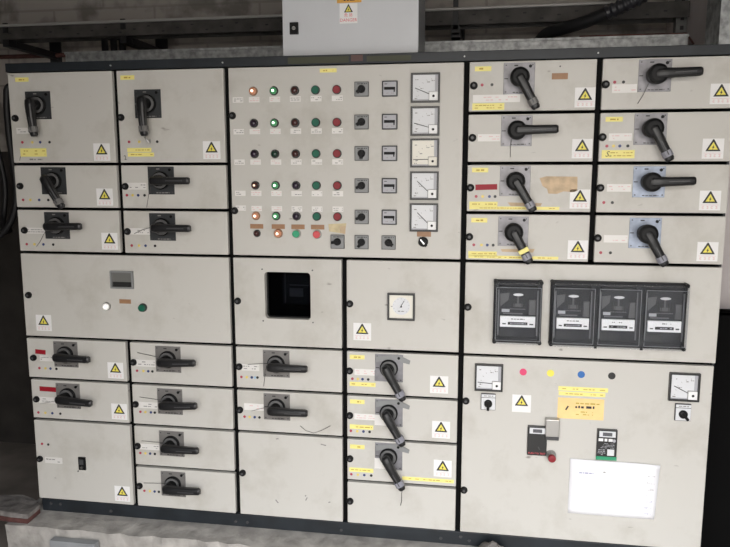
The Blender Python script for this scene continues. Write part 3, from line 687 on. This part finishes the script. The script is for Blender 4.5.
# ---- meter panel
T = shell('wide meter panel with four electricity meters behind clear covers, right side of the board', CX[4], CX[6], R(4), R(6), 'meter_panel', 'meter panel')
add_latch(T, *rel(T, 1.638, .805))
def meter_case(x0, x1, h0, h1, n, label):
    xc, hc = (x0 + x1) / 2, (h0 + h1) / 2; w, H = (x1 - x0) / 2, (h1 - h0) / 2; D = .058
    g = G().box(-w, w, -H, H, 0, .010, 'meterbk', .003)
    g.frame(-w, w, -H, H, .0045, .010, .016, 'black')
    for sx in (-1, 1):
        for sh in (-1, 1): g.cyl(.0065, .0, .034, 'black', sx * (w - .005), sh * (H - .005), 12)
    b = put('meter_case', g, T, (*rel(T, xc, hc), 0), label=label)
    g = G()
    i = .005
    for a in ((-w + i, w - i, H - i - .003, H - i), (-w + i, w - i, -H + i, -H + i + .003), (-w + i, -w + i + .003, -H + i + .003, H - i - .003), (w - i - .003, w - i, -H + i + .003, H - i - .003)):
        g.box(*a, .020, D, 'clear')
    g.box(-w + i, w - i, -H + i, H - i, D, D + .003, 'clear', .0008)
    for k in range(1, n):
        xx = -w + 2 * w * k / n; g.box(xx - .0015, xx + .0015, -H + .01, H - .01, .012, D, 'clear')
        g.box(xx - .004, xx + .004, -H + i, -H + i + .006, D + .003, D + .008, 'black')
    for k in range(n):                                   # moulded light edge around each window of the cover
        xa = -w + 2 * w * k / n + i + .002; xb = -w + 2 * w * (k + 1) / n - i - .002
        g.frame(xa, xb, -H + i + .012, H - i - .012, .0012, D + .003, D + .0042, 'edge')
    put('clear_cover', g, b, label='clear plastic meter cover')
    cw = 2 * w / n
    for k in range(n):
        c = -w + cw * (k + .5)
        g = G().box(c - cw * .40, c + cw * .40, -H + .020, H - .018, .010, .034, 'meterbk', .004)
        g.prism([(c - cw * .37, .062), (c - cw * .18, .066), (c - cw * .20, .042), (c - cw * .36, .020)], .034, .0355, 'dgrey')
        g.box(c + cw * .22, c + cw * .36, -.005, .045, .034, .042, 'dgrey', .002)
        g.lathe([(.0155, .036), (.0165, .038), (.0155, .040)], 'alu', c, .058, 24)
        g.v[-24 * 3:] = [(x, y * .35 - .026, .058 * .0 + (z - .058) * .28 + .061) for x, y, z in g.v[-24 * 3:]]
        g.box(c - .0025, c + .0025, .025, .058, .034, .037, 'dgrey'); g.box(c - .014, c + .014, .020, .032, .034, .0365, 'dgrey', .001)
        g.box(c - cw * .33, c - cw * .17, .002, .012, .034, .036, 'dialgrey')
        for q in range(5): g.box(c - cw * .36 + q * .010, c - cw * .36 + q * .010 + .004, -.078, -.056, .034, .037, 'screen')
        for q in (-.020, -.012, .010, .019): g.box(c + q, c + q + .0016, .012, .046, .034, .0385, 'screen')
        g.box(c - .026, c + .024, .012, .0138, .034, .039, 'lcd'); g.box(c - cw * .30, c + cw * .10, -.004, -.001, .034, .037, 'lcd')
        for q in (-1, 1): g.box(c + q * cw * .40 - .002, c + q * cw * .40 + .002, -H + .03, H - .03, .034, .0375, 'lcd')
        mt = put('meter_body', g, b)
        g = G().box(c - cw * .36, c + cw * .36, -.046, -.010, .034, .044, 'cover', .001)
        g.box(c - cw * .20, c + cw * .20, -.038, -.029, .044, .0455, 'black').marks(c - cw * .14, c + cw * .14, -.022, -.016, 1, 'ink', k + 3, .044).marks(c - cw * .32, c - cw * .24, -.040, -.030, 1, 'ink', k, .044, dens=1).marks(c + cw * .24, c + cw * .32, -.040, -.030, 1, 'ink', k + 1, .044, dens=1)
        g.marks(c - cw * .17, c + cw * .17, -.0365, -.0305, 1, 'dialgrey', k + 9, .0455, dens=.8)
        put('register_plate', g, b, label='white register plate')
meter_case(1.722, 1.878, .692, .902, 1, 'single meter in a black case')
meter_case(1.904, 2.324, .690, .904, 3, 'three meters side by side in one black case')

# ---- big lower right panel
T = shell('large lower right door with a pinned white sheet, colour discs, orange card and two ammeters', CX[4], CX[6] - .004, R(0), R(4), 'incomer_panel', 'panel')
BIG = T
add_latch(T, *rel(T, 1.638, .479)); add_latch(T, *rel(T, 1.638, .157))
meter(T, *rel(T, 1.713, .566), 176, False, 8); meter(T, *rel(T, 2.336, .564), 153, False, 9)
def small_selector(x, h, ang):
    s = put('selector_switch', G().box(-.0245, .0245, -.0285, .0285, 0, .009, 'dgrey', .0015).box(-.0225, .0235, -.0265, .0145, .009, .0098, 'dial').box(-.0225, .0235, .0165, .0265, .009, .0098, 'dial').marks(-.018, .018, .018, .025, 1, 'inkgrey', 2, .0098), T, (*rel(T, x, h), 0), label='white-faced selector switch with black knob')
    put('knob', cached('knob2', lambda: knob_mesh('black', .0135)), s, (0, -.005, .0098), math.radians(ang))
small_selector(1.713, .481, 88); small_selector(2.337, .479, 130)
for x, m, lb in ((1.826, 'D_red', 'red disc'), (1.915, 'D_yel', 'yellow disc'), (2.014, 'D_blu', 'blue disc'), (2.111, 'd_blk', 'black disc')):
    put('phase_disc', G().cyl(.0118, 0, .0015, m, seg=24), T, (*rel(T, x, .589), 0), label=lb)
add_sticker(T, *rel(T, 1.824, .479), caption=False)
r3 = -.045 * 0
add_strip(T, 'caution_label', *rel(T, 2.022, .5385), .159, .0145, 'yellow', 'inky', 1, 71, label='long yellow caution label', fill=.3)
add_strip(T, 'caution_label', *rel(T, 2.019, .5215), .150, .0135, 'yellow', 'inky', 1, 72, label='long yellow caution label', fill=.3)
put('orange_card', G().box(-.0745, .0745, -.036, .036, 0, .0012, 'orange').marks(-.018, .062, .014, .024, 1, 'inky', 3, .0012, dens=.9).marks(-.018, .010, .001, .012, 1, 'ink', 4, .0012, dens=1, fill=.8).marks(.017, .045, .001, .012, 1, 'ink', 8, .0012, dens=1, fill=.8)
    .marks(-.018, .040, -.024, -.006, 2, 'inky', 5, .0012, fill=.4).line(-.048, -.006, -.040, .008, .005, .0012, .0015, 'ink'), T, (*rel(T, 2.017, .471), 0), label='orange printed card')
def relay(x, h, kind):
    g = G().box(-.032, .032, -.0515, .0515, 0, .012, 'meterframe', .002).box(-.026, .026, .026, .046, .012, .0132, 'dial')
    if kind == 0: g.text('PUSH TO TEST', 0, -.044, .0088, 'redtxt', .012).line(.004, -.020, .009, -.030, .003, .012, .0124, 'dgrey')
    else:
        g.marks(-.028, .017, .010, .022, 1, 'white', 14, .012, dens=1, fill=.85).cyl(.0055, .012, .0123, 'dialgrey', .022, .014, 12)
        g.marks(-.020, .024, -.014, .006, 4, 'dialgrey', 5, .012, fill=.35).marks(-.029, -.004, -.038, -.016, 4, 'dialgrey', 6, .012, fill=.5, dens=.9).box(.002, .024, -.038, -.016, .012, .0124, 'dial')
    b = put('earth_relay', g, T, (*rel(T, x, h), 0), label='black relay with red lettering' if kind == 0 else 'black relay with green lower strip')
    put('display', G().box(-.015, .015, .030, .042, .0132, .0142, 'lcd'), b)
    if kind: put('green_strip', G().box(-.0335, .0325, -.0535, -.0415, .012, .014, 'green'), b)
relay(1.879, .354, 0); relay(2.105, .356, 1)
g = G().box(-.022, .022, -.026, .033, 0, .030, 'bezel_g', .002)
b = put('relay_cover', g, T, (*rel(T, 1.926, .404), 0), label='pale grey box cover'); put('cover_foot', G().box(-.021, .021, -.036, -.026, 0, .034, 'dgrey', .001), b)
s = put('stop_button', G().lathe([(.0165, 0), (.0165, .008), (.012, .012), (.012, .030), (.010, .030)], 'bezel_g', seg=22), T, (*rel(T, 1.927, .305), 0), label='red push button with chrome collar')
put('button_cap', G().lathe([(.0125, .028), (.0135, .036), (.012, .041), (.001, .042)], 'btn_red', seg=22), s)

# ------------------------------------------------------------------ the frame of the board
T = thing('switchboard_frame', 'dark blue-grey steel frame of the switchboard, its top rail and base channel', 'switchboard frame', 1.21, -.055, 0)
o = (1.21, -.055)
def fb(x0, x1, h0, h1, z0, z1): return (x0 - o[0], x1 - o[0], h0 - o[1], h1 - o[1], z0, z1)
for i, x in enumerate(CX):
    if i in (0, 6): continue
    segs = [(-.004, 1.603)]
    if i == 1: segs = [(-.004, .632), (.968, 1.603)]
    if i == 3: segs = [(-.004, .951)]
    if i == 5: segs = [(.969, 1.603)]
    for a, b in segs: put('upright', G().box(*fb(x - .0085, x + .0085, a, b, -.50, -.020), 'upright'), T)
for x0, x1 in ((-.004, .0035), (2.4245, 2.432)): put('side_panel', G().box(*fb(x0, x1, -.004, 1.603, -.60, -.0255), 'frame'), T)
put('top_rail', G().box(*fb(-.006, 2.436, 1.6035, 1.634, -.05, .002), 'frame', .002), T)
put('top_panel', G().box(*fb(-.004, 2.434, 1.606, 1.632, -.60, -.05), 'frame'), T)
put('back_panel', G().box(*fb(.0035, 2.4245, -.004, 1.603, -.60, -.505), 'frame'), T)
g = G().box(*fb(.012, 2.428, -.055, -.0055, -.60, -.008), 'frame', .002)
put('base_channel', g, T)
for x in (.05, .09, .80, .845, 1.20, 1.56, 1.63, .30, 1.66):
    put('bolt_head', cached('bh', lambda: G().cyl(.0055, 0, .004, 'dgrey', seg=6).mesh('bolt_head')), T, (x - o[0], -.035 - o[1] + (.012 if int(x * 100) % 2 else 0), -.008))
for x in CX[1:6]:
    if abs(x - CX[3]) < .01: continue
    put('lifting_pin', cached('lp', lambda: G().cyl(.0026, 0, .006, 'galv', seg=8).mesh('lifting_pin')), T, (x - .008 - o[0], 1.617 - o[1], .002))
put('name_plate', G().box(*fb(1.03, 1.235, 1.6075, 1.628, .002, .0035), 'olive'), T, label='olive strip under the grey enclosure')
put('name_plate', G().box(*fb(1.295, 1.44, 1.609, 1.626, .002, .0035), 'olive'), T, label='olive strip under the grey enclosure')
put('name_plate', G().box(*fb(1.243, 1.282, 1.611, 1.631, .002, .004), 'rustblock'), T, label='brownish red tab under the grey enclosure')

# ------------------------------------------------------------------ sheet of paper on the big door
g = G(); n = 12
P = [(1.990, .297), (2.277, .295), (2.270, .101), (1.990, .101)]
vs = []; fs = []
for j in range(n + 1):
    for i in range(n + 1):
        u, v = i / n, j / n
        a = Vector(P[0]).lerp(Vector(P[1]), u); b = Vector(P[3]).lerp(Vector(P[2]), u); q = a.lerp(b, v)
        z = .004 + .003 * abs(math.sin(u * 5)) * (1 - v) + .010 * max(0, u - .8) * 5 * (1 - v) * .6 + .002 * math.sin(v * 6 + u * 3)
        vs.append(V(q.x, q.y, z))
fs = [(j * (n + 1) + i, j * (n + 1) + i + 1, (j + 1) * (n + 1) + i + 1, (j + 1) * (n + 1) + i) for j in range(n) for i in range(n)]
m2 = len(vs); vs += [(x, y + .0006, z) for x, y, z in vs]; fs += [tuple(k + m2 for k in reversed(f)) for f in fs]
for i in range(n):
    for a, b in ((i, i + 1), (n * (n + 1) + i, n * (n + 1) + i + 1), (i * (n + 1), (i + 1) * (n + 1)), (i * (n + 1) + n, (i + 1) * (n + 1) + n)):
        fs.append((a, b, b + m2, a + m2))
r = random.Random(3)
g = G().add(vs, fs, 'paper', True); g.marks(2.018, 2.066, .248, .256, 1, 'inkblue', 12, .0115, dens=.9)
g.marks(2.085, 2.105, .255, .263, 1, 'inkgrey', 14, .0115, dens=.5)
for k in range(7):
    hh = .258 - k * .022; g.marks(2.238 - k * .001, 2.262 - k * .001, hh - .008, hh, 2, 'inkblue' if k > 2 else 'inkgrey', 40 + k, .0145 if k < 4 else .0115, dens=.35 if k < 4 else .7, fill=.3)
ps = single('paper_sheet', g, 'white landscape paper sheet stuck on the large lower right door', 'paper')


# ------------------------------------------------------------------ things above the board
T = thing('wall_enclosure', 'light grey steel enclosure standing on top of the switchboard, danger sticker on its door', 'enclosure', 1.23, 1.634, -.05)
put('body', G().box(-.228, .226, 0, .60, -.300, -.016, 'encl_side', .003), T)
d = put('door', G().box(-.231, .228, .002, .60, -.016, 0, 'encl', .002), T)
lk = put('quarter_turn_lock', G().box(-.0150, .0150, -.0195, .0195, 0, .008, 'black', .002), T, (-.190, .096, 0), label='black lock on the grey door'); put('key_slot', G().cyl(.006, .008, .0105, 'bezel_g', 0, 0, 12).box(-.005, .005, -.001, .001, .0105, .011, 'ink'), lk)
s = put('danger_sticker', G().box(-.030, .030, -.031, .0325, 0, .0012, 'white'), T, (-.0045, .138, 0), label='white danger sticker with yellow triangle')
g = G(); w = .030
g.prism([(-w / 2, .004), (w / 2, .004), (0, .031)], .0012, .0015, 'ink'); g.prism([(-w * .31, .0066), (w * .31, .0066), (0, .0235)], .0015, .0018, 'tri'); bolt_symbol(g, 0, .012, .017, .0018)
put('warning_triangle', g, s)
g = G().text('DANGER', 0, -.021, .0145, 'redtxt', .0012)
g.text('\u5371 \u96aa', 0, -.0055, .0125, 'redtxt', .0012)
put('caption', g, s)
put('orange_label', G().box(-.042, .040, -.016, .016, 0, .0012, 'orange2').marks(-.02, .018, -.013, -.001, 1, 'ink', 4, .0012, dens=.9), T, (-.001, .1885, 0), label='orange label at the top edge'); 

tk = single('cable_trunking', G().box(-.145, 2.44, 1.632, 1.769, -.75, -.605, 'galv', .003).box(-.147, 2.442, 1.762, 1.772, -.757, -.600, 'galv', .001), 'long galvanised cable trunking lying along the back of the switchboard top', 'trunking')
single('riser_trunking', G().box(2.4585, 2.62, 1.42, 3.589, -.46, -.30, 'galv', .003).box(2.4565, 2.622, 1.640, 1.652, -.462, -.298, 'galv', .001), 'galvanised vertical trunking rising at the top right corner of the board', 'trunking')
g = G().box(-1.28, 2.49, 1.872, 1.936, -.803, -.800, 'tray').box(-1.28, 2.49, 1.930, 1.936, -.90, -.803, 'tray').box(-1.28, 2.49, 1.872, 1.936, -.903, -.90, 'tray')
r = random.Random(5)
for k in range(53):
    x = -1.25 + k * .07; g.box(x, x + .014, 1.884 + .012 * (k % 3), 1.890 + .012 * (k % 3), -.8, -.799, 'rubber')
single('cable_tray', g, 'dull dark cable tray running along the rear wall above the board', 'cable tray')
single('conduit_pipe', G().tube([(x, 1.9325 + .004 * max(0, x - 1.2), -.787) for x in (-1.25, -.5, .3, 1.0, 1.6, 2.1, 2.22)], .0065, 'conduit', 10), 'thin pale grey conduit pipe along the front edge of the cable tray', 'conduit')
for i, (x, lb) in enumerate(((.035, 'dark bracket arm holding the tray, right of the three black cables'), (-.56, 'dark bracket arm holding the tray at the far left end'), (1.55, 'dark bracket arm holding the tray, just right of the grey enclosure'))):
    single('bracket_arm', G().box(x - .020, x + .020, 1.828 if i == 2 else 1.838, 1.870, -1.20, -.84, 'rubber').box(x - .03, x + .03, 1.74, 1.95, -1.2, -1.185, 'rubber').box(x - .011, x + .011, 1.850 if i == 2 else 1.90, 2.00 if i == 2 else 1.945, -.799, -.790, 'rubber').box(x - .016, x + .016, 1.838, 1.87, -.84, -.790, 'rubber'), lb, 'bracket', 'tray bracket arms on the rear wall')
for x, lb in ((-.101, 'leftmost of three black cables dropping from the tray behind the top left cubicle'), (-.056, 'middle one of three black cables dropping from the tray'), (-.012, 'rightmost of three black cables dropping from the tray, nearest the bracket arm')):
    g = G().tube([(x, 1.87, -.87), (x, 1.78, -.87), (x + .003, 1.62, -.87), (x, 1.2, -.87), (x, -.31, -.87)], .0155, 'rubber', 12)
    single('power_cable', g, lb, 'cable', 'black cables dropping from the tray')
# flexible conduit
A = [(1.85, 1.64, -.80), (1.868, 1.735, -.80), (1.915, 1.803, -.72), (1.985, 1.812, -.63), (2.07, 1.828, -.57), (2.17, 1.862, -.52), (2.28, 1.913, -.50), (2.40, 1.99, -.50), (2.445, 2.12, -.54), (2.45, 2.5, -.56), (2.45, 3.585, -.56)]
def spline(pts, n):
    out = []
    for i in range(len(pts) - 1):
        p0, p1, p2, p3 = (Vector(pts[max(0, i - 1)]), Vector(pts[i]), Vector(pts[i + 1]), Vector(pts[min(len(pts) - 1, i + 2)]))
        for k in range(n):
            t = k / n; out.append(tuple(.5 * ((2 * p1) + (p2 - p0) * t + (2 * p0 - 5 * p1 + 4 * p2 - p3) * t * t + (3 * p1 - p0 - 3 * p2 + p3) * t ** 3)))
    out.append(tuple(pts[-1])); return out
S = spline(A, 22); cut = int(len(S) * .46)
T = thing('flexible_conduit', 'black corrugated flexible conduit slanting up from the trunking at upper right', 'conduit', *A[0])
off = A[0]
def sh(pts): return [(p[0] - off[0], p[1] - off[1], p[2] - off[2]) for p in pts]
put('sleeve', G().tube(sh(S[:cut + 1]), .024, 'rubber', 14), T, label='smooth black cable sleeve')
put('corrugated_hose', G().tube(sh(S[cut:]), .028, 'hose', 14, prof=lambda i: 1.0 if i % 4 < 2 else .80), T, label='ribbed black hose')
g = G().box(2.452, 2.456, -.309, 3.589, -.89, -.85, 'galv_d').box(2.456, 2.496, -.309, 3.589, -.854, -.85, 'galv_d')
for k in range(34): g.box(2.469, 2.483, 1.30 + k * .038, 1.316 + k * .038, -.8499, -.849, 'rubber')
single('slotted_strut', g, 'slotted galvanised strut standing behind the board at upper right', 'strut')
single('signal_wire', G().tube([(2.04, 1.7765, -.62), (2.12, 1.7765, -.615), (2.3, 1.7765, -.62), (2.44, 1.778, -.63), (2.47, 1.74, -.64)], .004, 'rust', 8), 'thin dull red wire lying on the galvanised trunking at right', 'wire')
single('rusty_pipe', G().tube([(-1.29, 1.855, -1.165), (-.42, 1.855, -1.165), (-.40, 1.855, -1.199)], .011, 'rust', 12), 'dull red pipe low on the rear wall beyond the top left corner', 'pipe')
# cables at the left flank
loop = spline([(-.075, 1.60, -.35), (-.135, 1.585, -.21), (-.153, 1.529, -.2), (-.155, 1.414, -.2), (-.145, 1.279, -.2), (-.140, 1.181, -.2), (-.160, 1.083, -.2), (-.215, 1.010, -.2), (-.32, .96, -.22), (-.6, .93, -.5), (-.9, .93, -1.19)], 6)
single('power_cable', G().tube(loop, .013, 'rubber', 10), 'thick black cable looping down beside the left flank of the board', 'cable')
single('power_cable', G().tube(spline([(-1.2, 1.75, -1.18), (-.6, 1.6, -.7), (-.38, 1.40, -.42), (-.335, 1.20, -.4), (-.37, 1.04, -.42), (-.6, .95, -.7), (-1.0, .9, -1.15), (-1.02, .9, -1.175)], 8), .011, 'rubber', 10), 'thinner black cable bowing outward at the left photo edge', 'cable')

# ------------------------------------------------------------------ low things
FL = -Z0
def rough_box(x0, x1, h0, h1, z0, z1, nx, nz, amp, m, seed, hsteps=3):
    bm = bmesh.new(); bmesh.ops.create_cube(bm, size=1)
    for v in bm.verts: v.co = Vector(V((x0 + x1) / 2 + v.co.x * (x1 - x0), (h0 + h1) / 2 + v.co.z * (h1 - h0), (z0 + z1) / 2 - v.co.y * (z1 - z0)))
    bmesh.ops.bisect_plane
    for k in range(1, nx): bmesh.ops.bisect_plane(bm, geom=bm.verts[:] + bm.edges[:] + bm.faces[:], plane_co=(x0 + (x1 - x0) * k / nx, 0, 0), plane_no=(1, 0, 0))
    for k in range(1, nz): bmesh.ops.bisect_plane(bm, geom=bm.verts[:] + bm.edges[:] + bm.faces[:], plane_co=(0, -(z0 + (z1 - z0) * k / nz), 0), plane_no=(0, 1, 0))
    for k in range(1, hsteps): bmesh.ops.bisect_plane(bm, geom=bm.verts[:] + bm.edges[:] + bm.faces[:], plane_co=(0, 0, h0 + (h1 - h0) * k / hsteps), plane_no=(0, 0, 1))
    r = random.Random(seed)
    for v in bm.verts:
        top = abs(v.co.z - h1) < 1e-5; edge = abs(-v.co.y - z1) < 1e-5
        if edge: v.co.y += r.uniform(-amp, amp)
        if top and edge: v.co.z -= r.uniform(0, amp); v.co.y += r.uniform(0, amp)
    vs = [tuple(v.co) for v in bm.verts]; bm.verts.index_update(); fs = [tuple(v.index for v in f.verts) for f in bm.faces]; bm.free()
    return G().add(vs, fs, m)
cp = struct('floor_plinth', rough_box(-.062, 2.44, FL, -.055, -.62, .112, 60, 6, .006, 'conc', 4)); 
T = thing('broken_slab', 'broken concrete slab with red-brown edge lying on the left end of the plinth', 'slab', -.06, -.0545, .05)
slab = [(-.24, -.02), (-.112, -.055), (-.043, -.035), (.018, .015), (.022, .10), (-.05, .098), (-.24, .075)]
g = G(); n = len(slab)
def sl(x, z, h): return V(x + .06, h + .0545, z - .05)
vs = [sl(x, z, -.036) for x, z in slab] + [sl(x * .97, z * .95, -.019 - .002 * (i % 3)) for i, (x, z) in enumerate(slab)]
g.add(vs, [tuple(range(n)), tuple(range(n, 2 * n))] + [(i, (i + 1) % n, n + (i + 1) % n, n + i) for i in range(n)], 'conc2'); put('mortar', g, T)
g = G(); vs = [sl(x, z + .002, -.0540) for x, z in slab] + [sl(x, z + .002, -.0362) for x, z in slab]
g.add(vs, [tuple(range(n)), tuple(range(n, 2 * n))] + [(i, (i + 1) % n, n + (i + 1) % n, n + i) for i in range(n)], 'rust'); put('board', g, T, label='red-brown board under the mortar')
single('steel_plate', G().box(.140, .320, FL + .001, -.084, .120, .150, 'sheet', .002), 'flat grey steel plate standing against the front of the concrete plinth', 'plate')
g = G(); bm = bmesh.new(); bmesh.ops.create_icosphere(bm, subdivisions=3, radius=1); r = random.Random(9)
for v in bm.verts:
    k = 1 + .22 * math.sin(v.co.x * 5 + 1) * math.cos(v.co.y * 4) + r.uniform(-.06, .06)
    v.co = Vector((1.735 + v.co.x * .055 * k, -(.055 + v.co.y * .035 * k), max(-.0545, -.048 + v.co.z * .042 * k)))
vs = [tuple(v.co) for v in bm.verts]; fs = [tuple(v.index for v in f.verts) for f in bm.faces]; bm.free()
single('mortar_lump', g.add(vs, fs, 'conc2', True), 'lump of dried mortar on the plinth below the large lower right door', 'rubble')
single('dark_opening_panel', G().box(2.462, 3.05, -.054, .757, -.335, -.30, 'board', .003), 'black panel standing in for a dark opening beside the right flank of the switchboard', 'board', loc=(0, 0, 0)) if False else \
    single('dark_opening_panel', G().box(2.462, 3.05, FL + .001, .757, -.335, -.30, 'board', .003).box(2.462, 3.05, .745, .757, -.36, -.30, 'board'), 'black panel standing in for a dark opening beside the right flank of the switchboard', 'board')  # added black panel, stands in for the dark opening at the right

# ------------------------------------------------------------------ the room
X0, X1, YB, YF, H = -1.3, 4.6, 1.2, -2.75, 3.9        # blender y of rear and front wall, room height
def wbox(x0, x1, y0, y1, z0, z1, m): return G().box(x0, x1, z0 - Z0, z1 - Z0, -y1, -y0, m)
struct('floor', wbox(X0 - .2, X1 + .2, YF - .2, YB + .2, -.2, 0, 'floor'))
struct('ceiling', wbox(X0 - .2, X1 + .2, YF - .2, YB + .2, H, H + .2, 'ceil'))
struct('wall_back', wbox(X0 - .2, X1 + .2, YB, YB + .2, 0, H, 'wallblk'))
struct('wall_shade_panel', wbox(X0, 2.49, YB - .012, YB, 0, Z0 + 1.36, 'wall_shade'))  # added thin near-black panel, paints the shade low on the rear wall
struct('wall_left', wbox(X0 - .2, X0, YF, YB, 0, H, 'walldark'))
struct('wall_right', wbox(X1, X1 + .2, YF, YB, 0, H, 'wallroom'))
DX0, DX1, DH = .7, 3.1, 2.45                        # the open doorway in the front wall
g = wbox(X0 - .2, DX0, YF - .2, YF, 0, H, 'wallroom'); g.box(DX1, X1 + .2, -Z0, H - Z0, -YF, -YF + .2, 'wallroom'); g.box(DX0, DX1, DH - Z0, H - Z0, -YF, -YF + .2, 'wallroom')
struct('wall_front', g)
struct('trim_1', G().frame(DX0 - .06, DX1 + .06, -Z0 - .06, DH - Z0 + .06, .06, -YF - .01, -YF + .21, 'galv_d'))
struct('wall_column', wbox(2.498, 3.2, .4605, YB, 0, H, 'pale'))
struct('ground_outside', wbox(-14, 18, -22, YF - .2, -.2, -.002, 'yard'))

# ------------------------------------------------------------------ light
w = bpy.data.worlds.new('sky'); bpy.context.scene.world = w; w.use_nodes = True
bg = w.node_tree.nodes['Background']; bg.inputs['Strength'].default_value = 27.0
nt = w.node_tree; tc = nt.nodes.new('ShaderNodeTexCoord'); sp = nt.nodes.new('ShaderNodeSeparateXYZ'); cr = nt.nodes.new('ShaderNodeValToRGB')
nt.links.new(tc.outputs['Generated'], sp.inputs[0]); nt.links.new(sp.outputs['Z'], cr.inputs[0]); nt.links.new(cr.outputs[0], bg.inputs['Color'])
e = cr.color_ramp.elements; e[0].position = 0; e[0].color = (.20, .185, .17, 1); e[1].position = .60; e[1].color = (.53, .555, .59, 1)      # hazy horizon, bright overcast sky above
q = e.new(.16); q.color = (.235, .222, .208, 1)
L = bpy.data.lights.new('doorway_daylight', 'AREA'); L.shape = 'RECTANGLE'; L.size = DX1 - DX0; L.size_y = DH
L.cycles.is_portal = True
lo = bpy.data.objects.new('doorway_daylight', L); C.objects.link(lo); lo.location = ((DX0 + DX1) / 2, YF - .05, DH / 2); lo.rotation_euler = (PI / 2, 0, 0)

# ------------------------------------------------------------------ camera
cam = bpy.data.cameras.new('camera'); co = bpy.data.objects.new('camera', cam); C.objects.link(co)
cam.sensor_fit = 'HORIZONTAL'; cam.sensor_width = 36; cam.lens = 702.9 / 730 * 36; cam.clip_start = .05
co.location = (1.6688, -2.3402, Z0 + 1.2584)
rx, ry, rz = -.1459, .1610, -.0003
Rm = Matrix.Rotation(rz, 3, 'Z') @ Matrix.Rotation(ry, 3, 'Y') @ Matrix.Rotation(rx, 3, 'X')
B = Matrix(((1, 0, 0), (0, 0, -1), (0, 1, 0)))         # board axes -> blender axes
co.rotation_euler = (B @ Rm).to_euler()
sc = bpy.context.scene; sc.camera = co
sc.view_settings.view_transform = 'Standard'; sc.view_settings.look = 'None'; sc.view_settings.gamma = 1; sc.view_settings.use_curve_mapping = False
sc.view_settings.exposure = 0.0
sc.cycles.use_denoising = True
for o in bpy.data.objects:
    if '_o' in o: del o['_o']
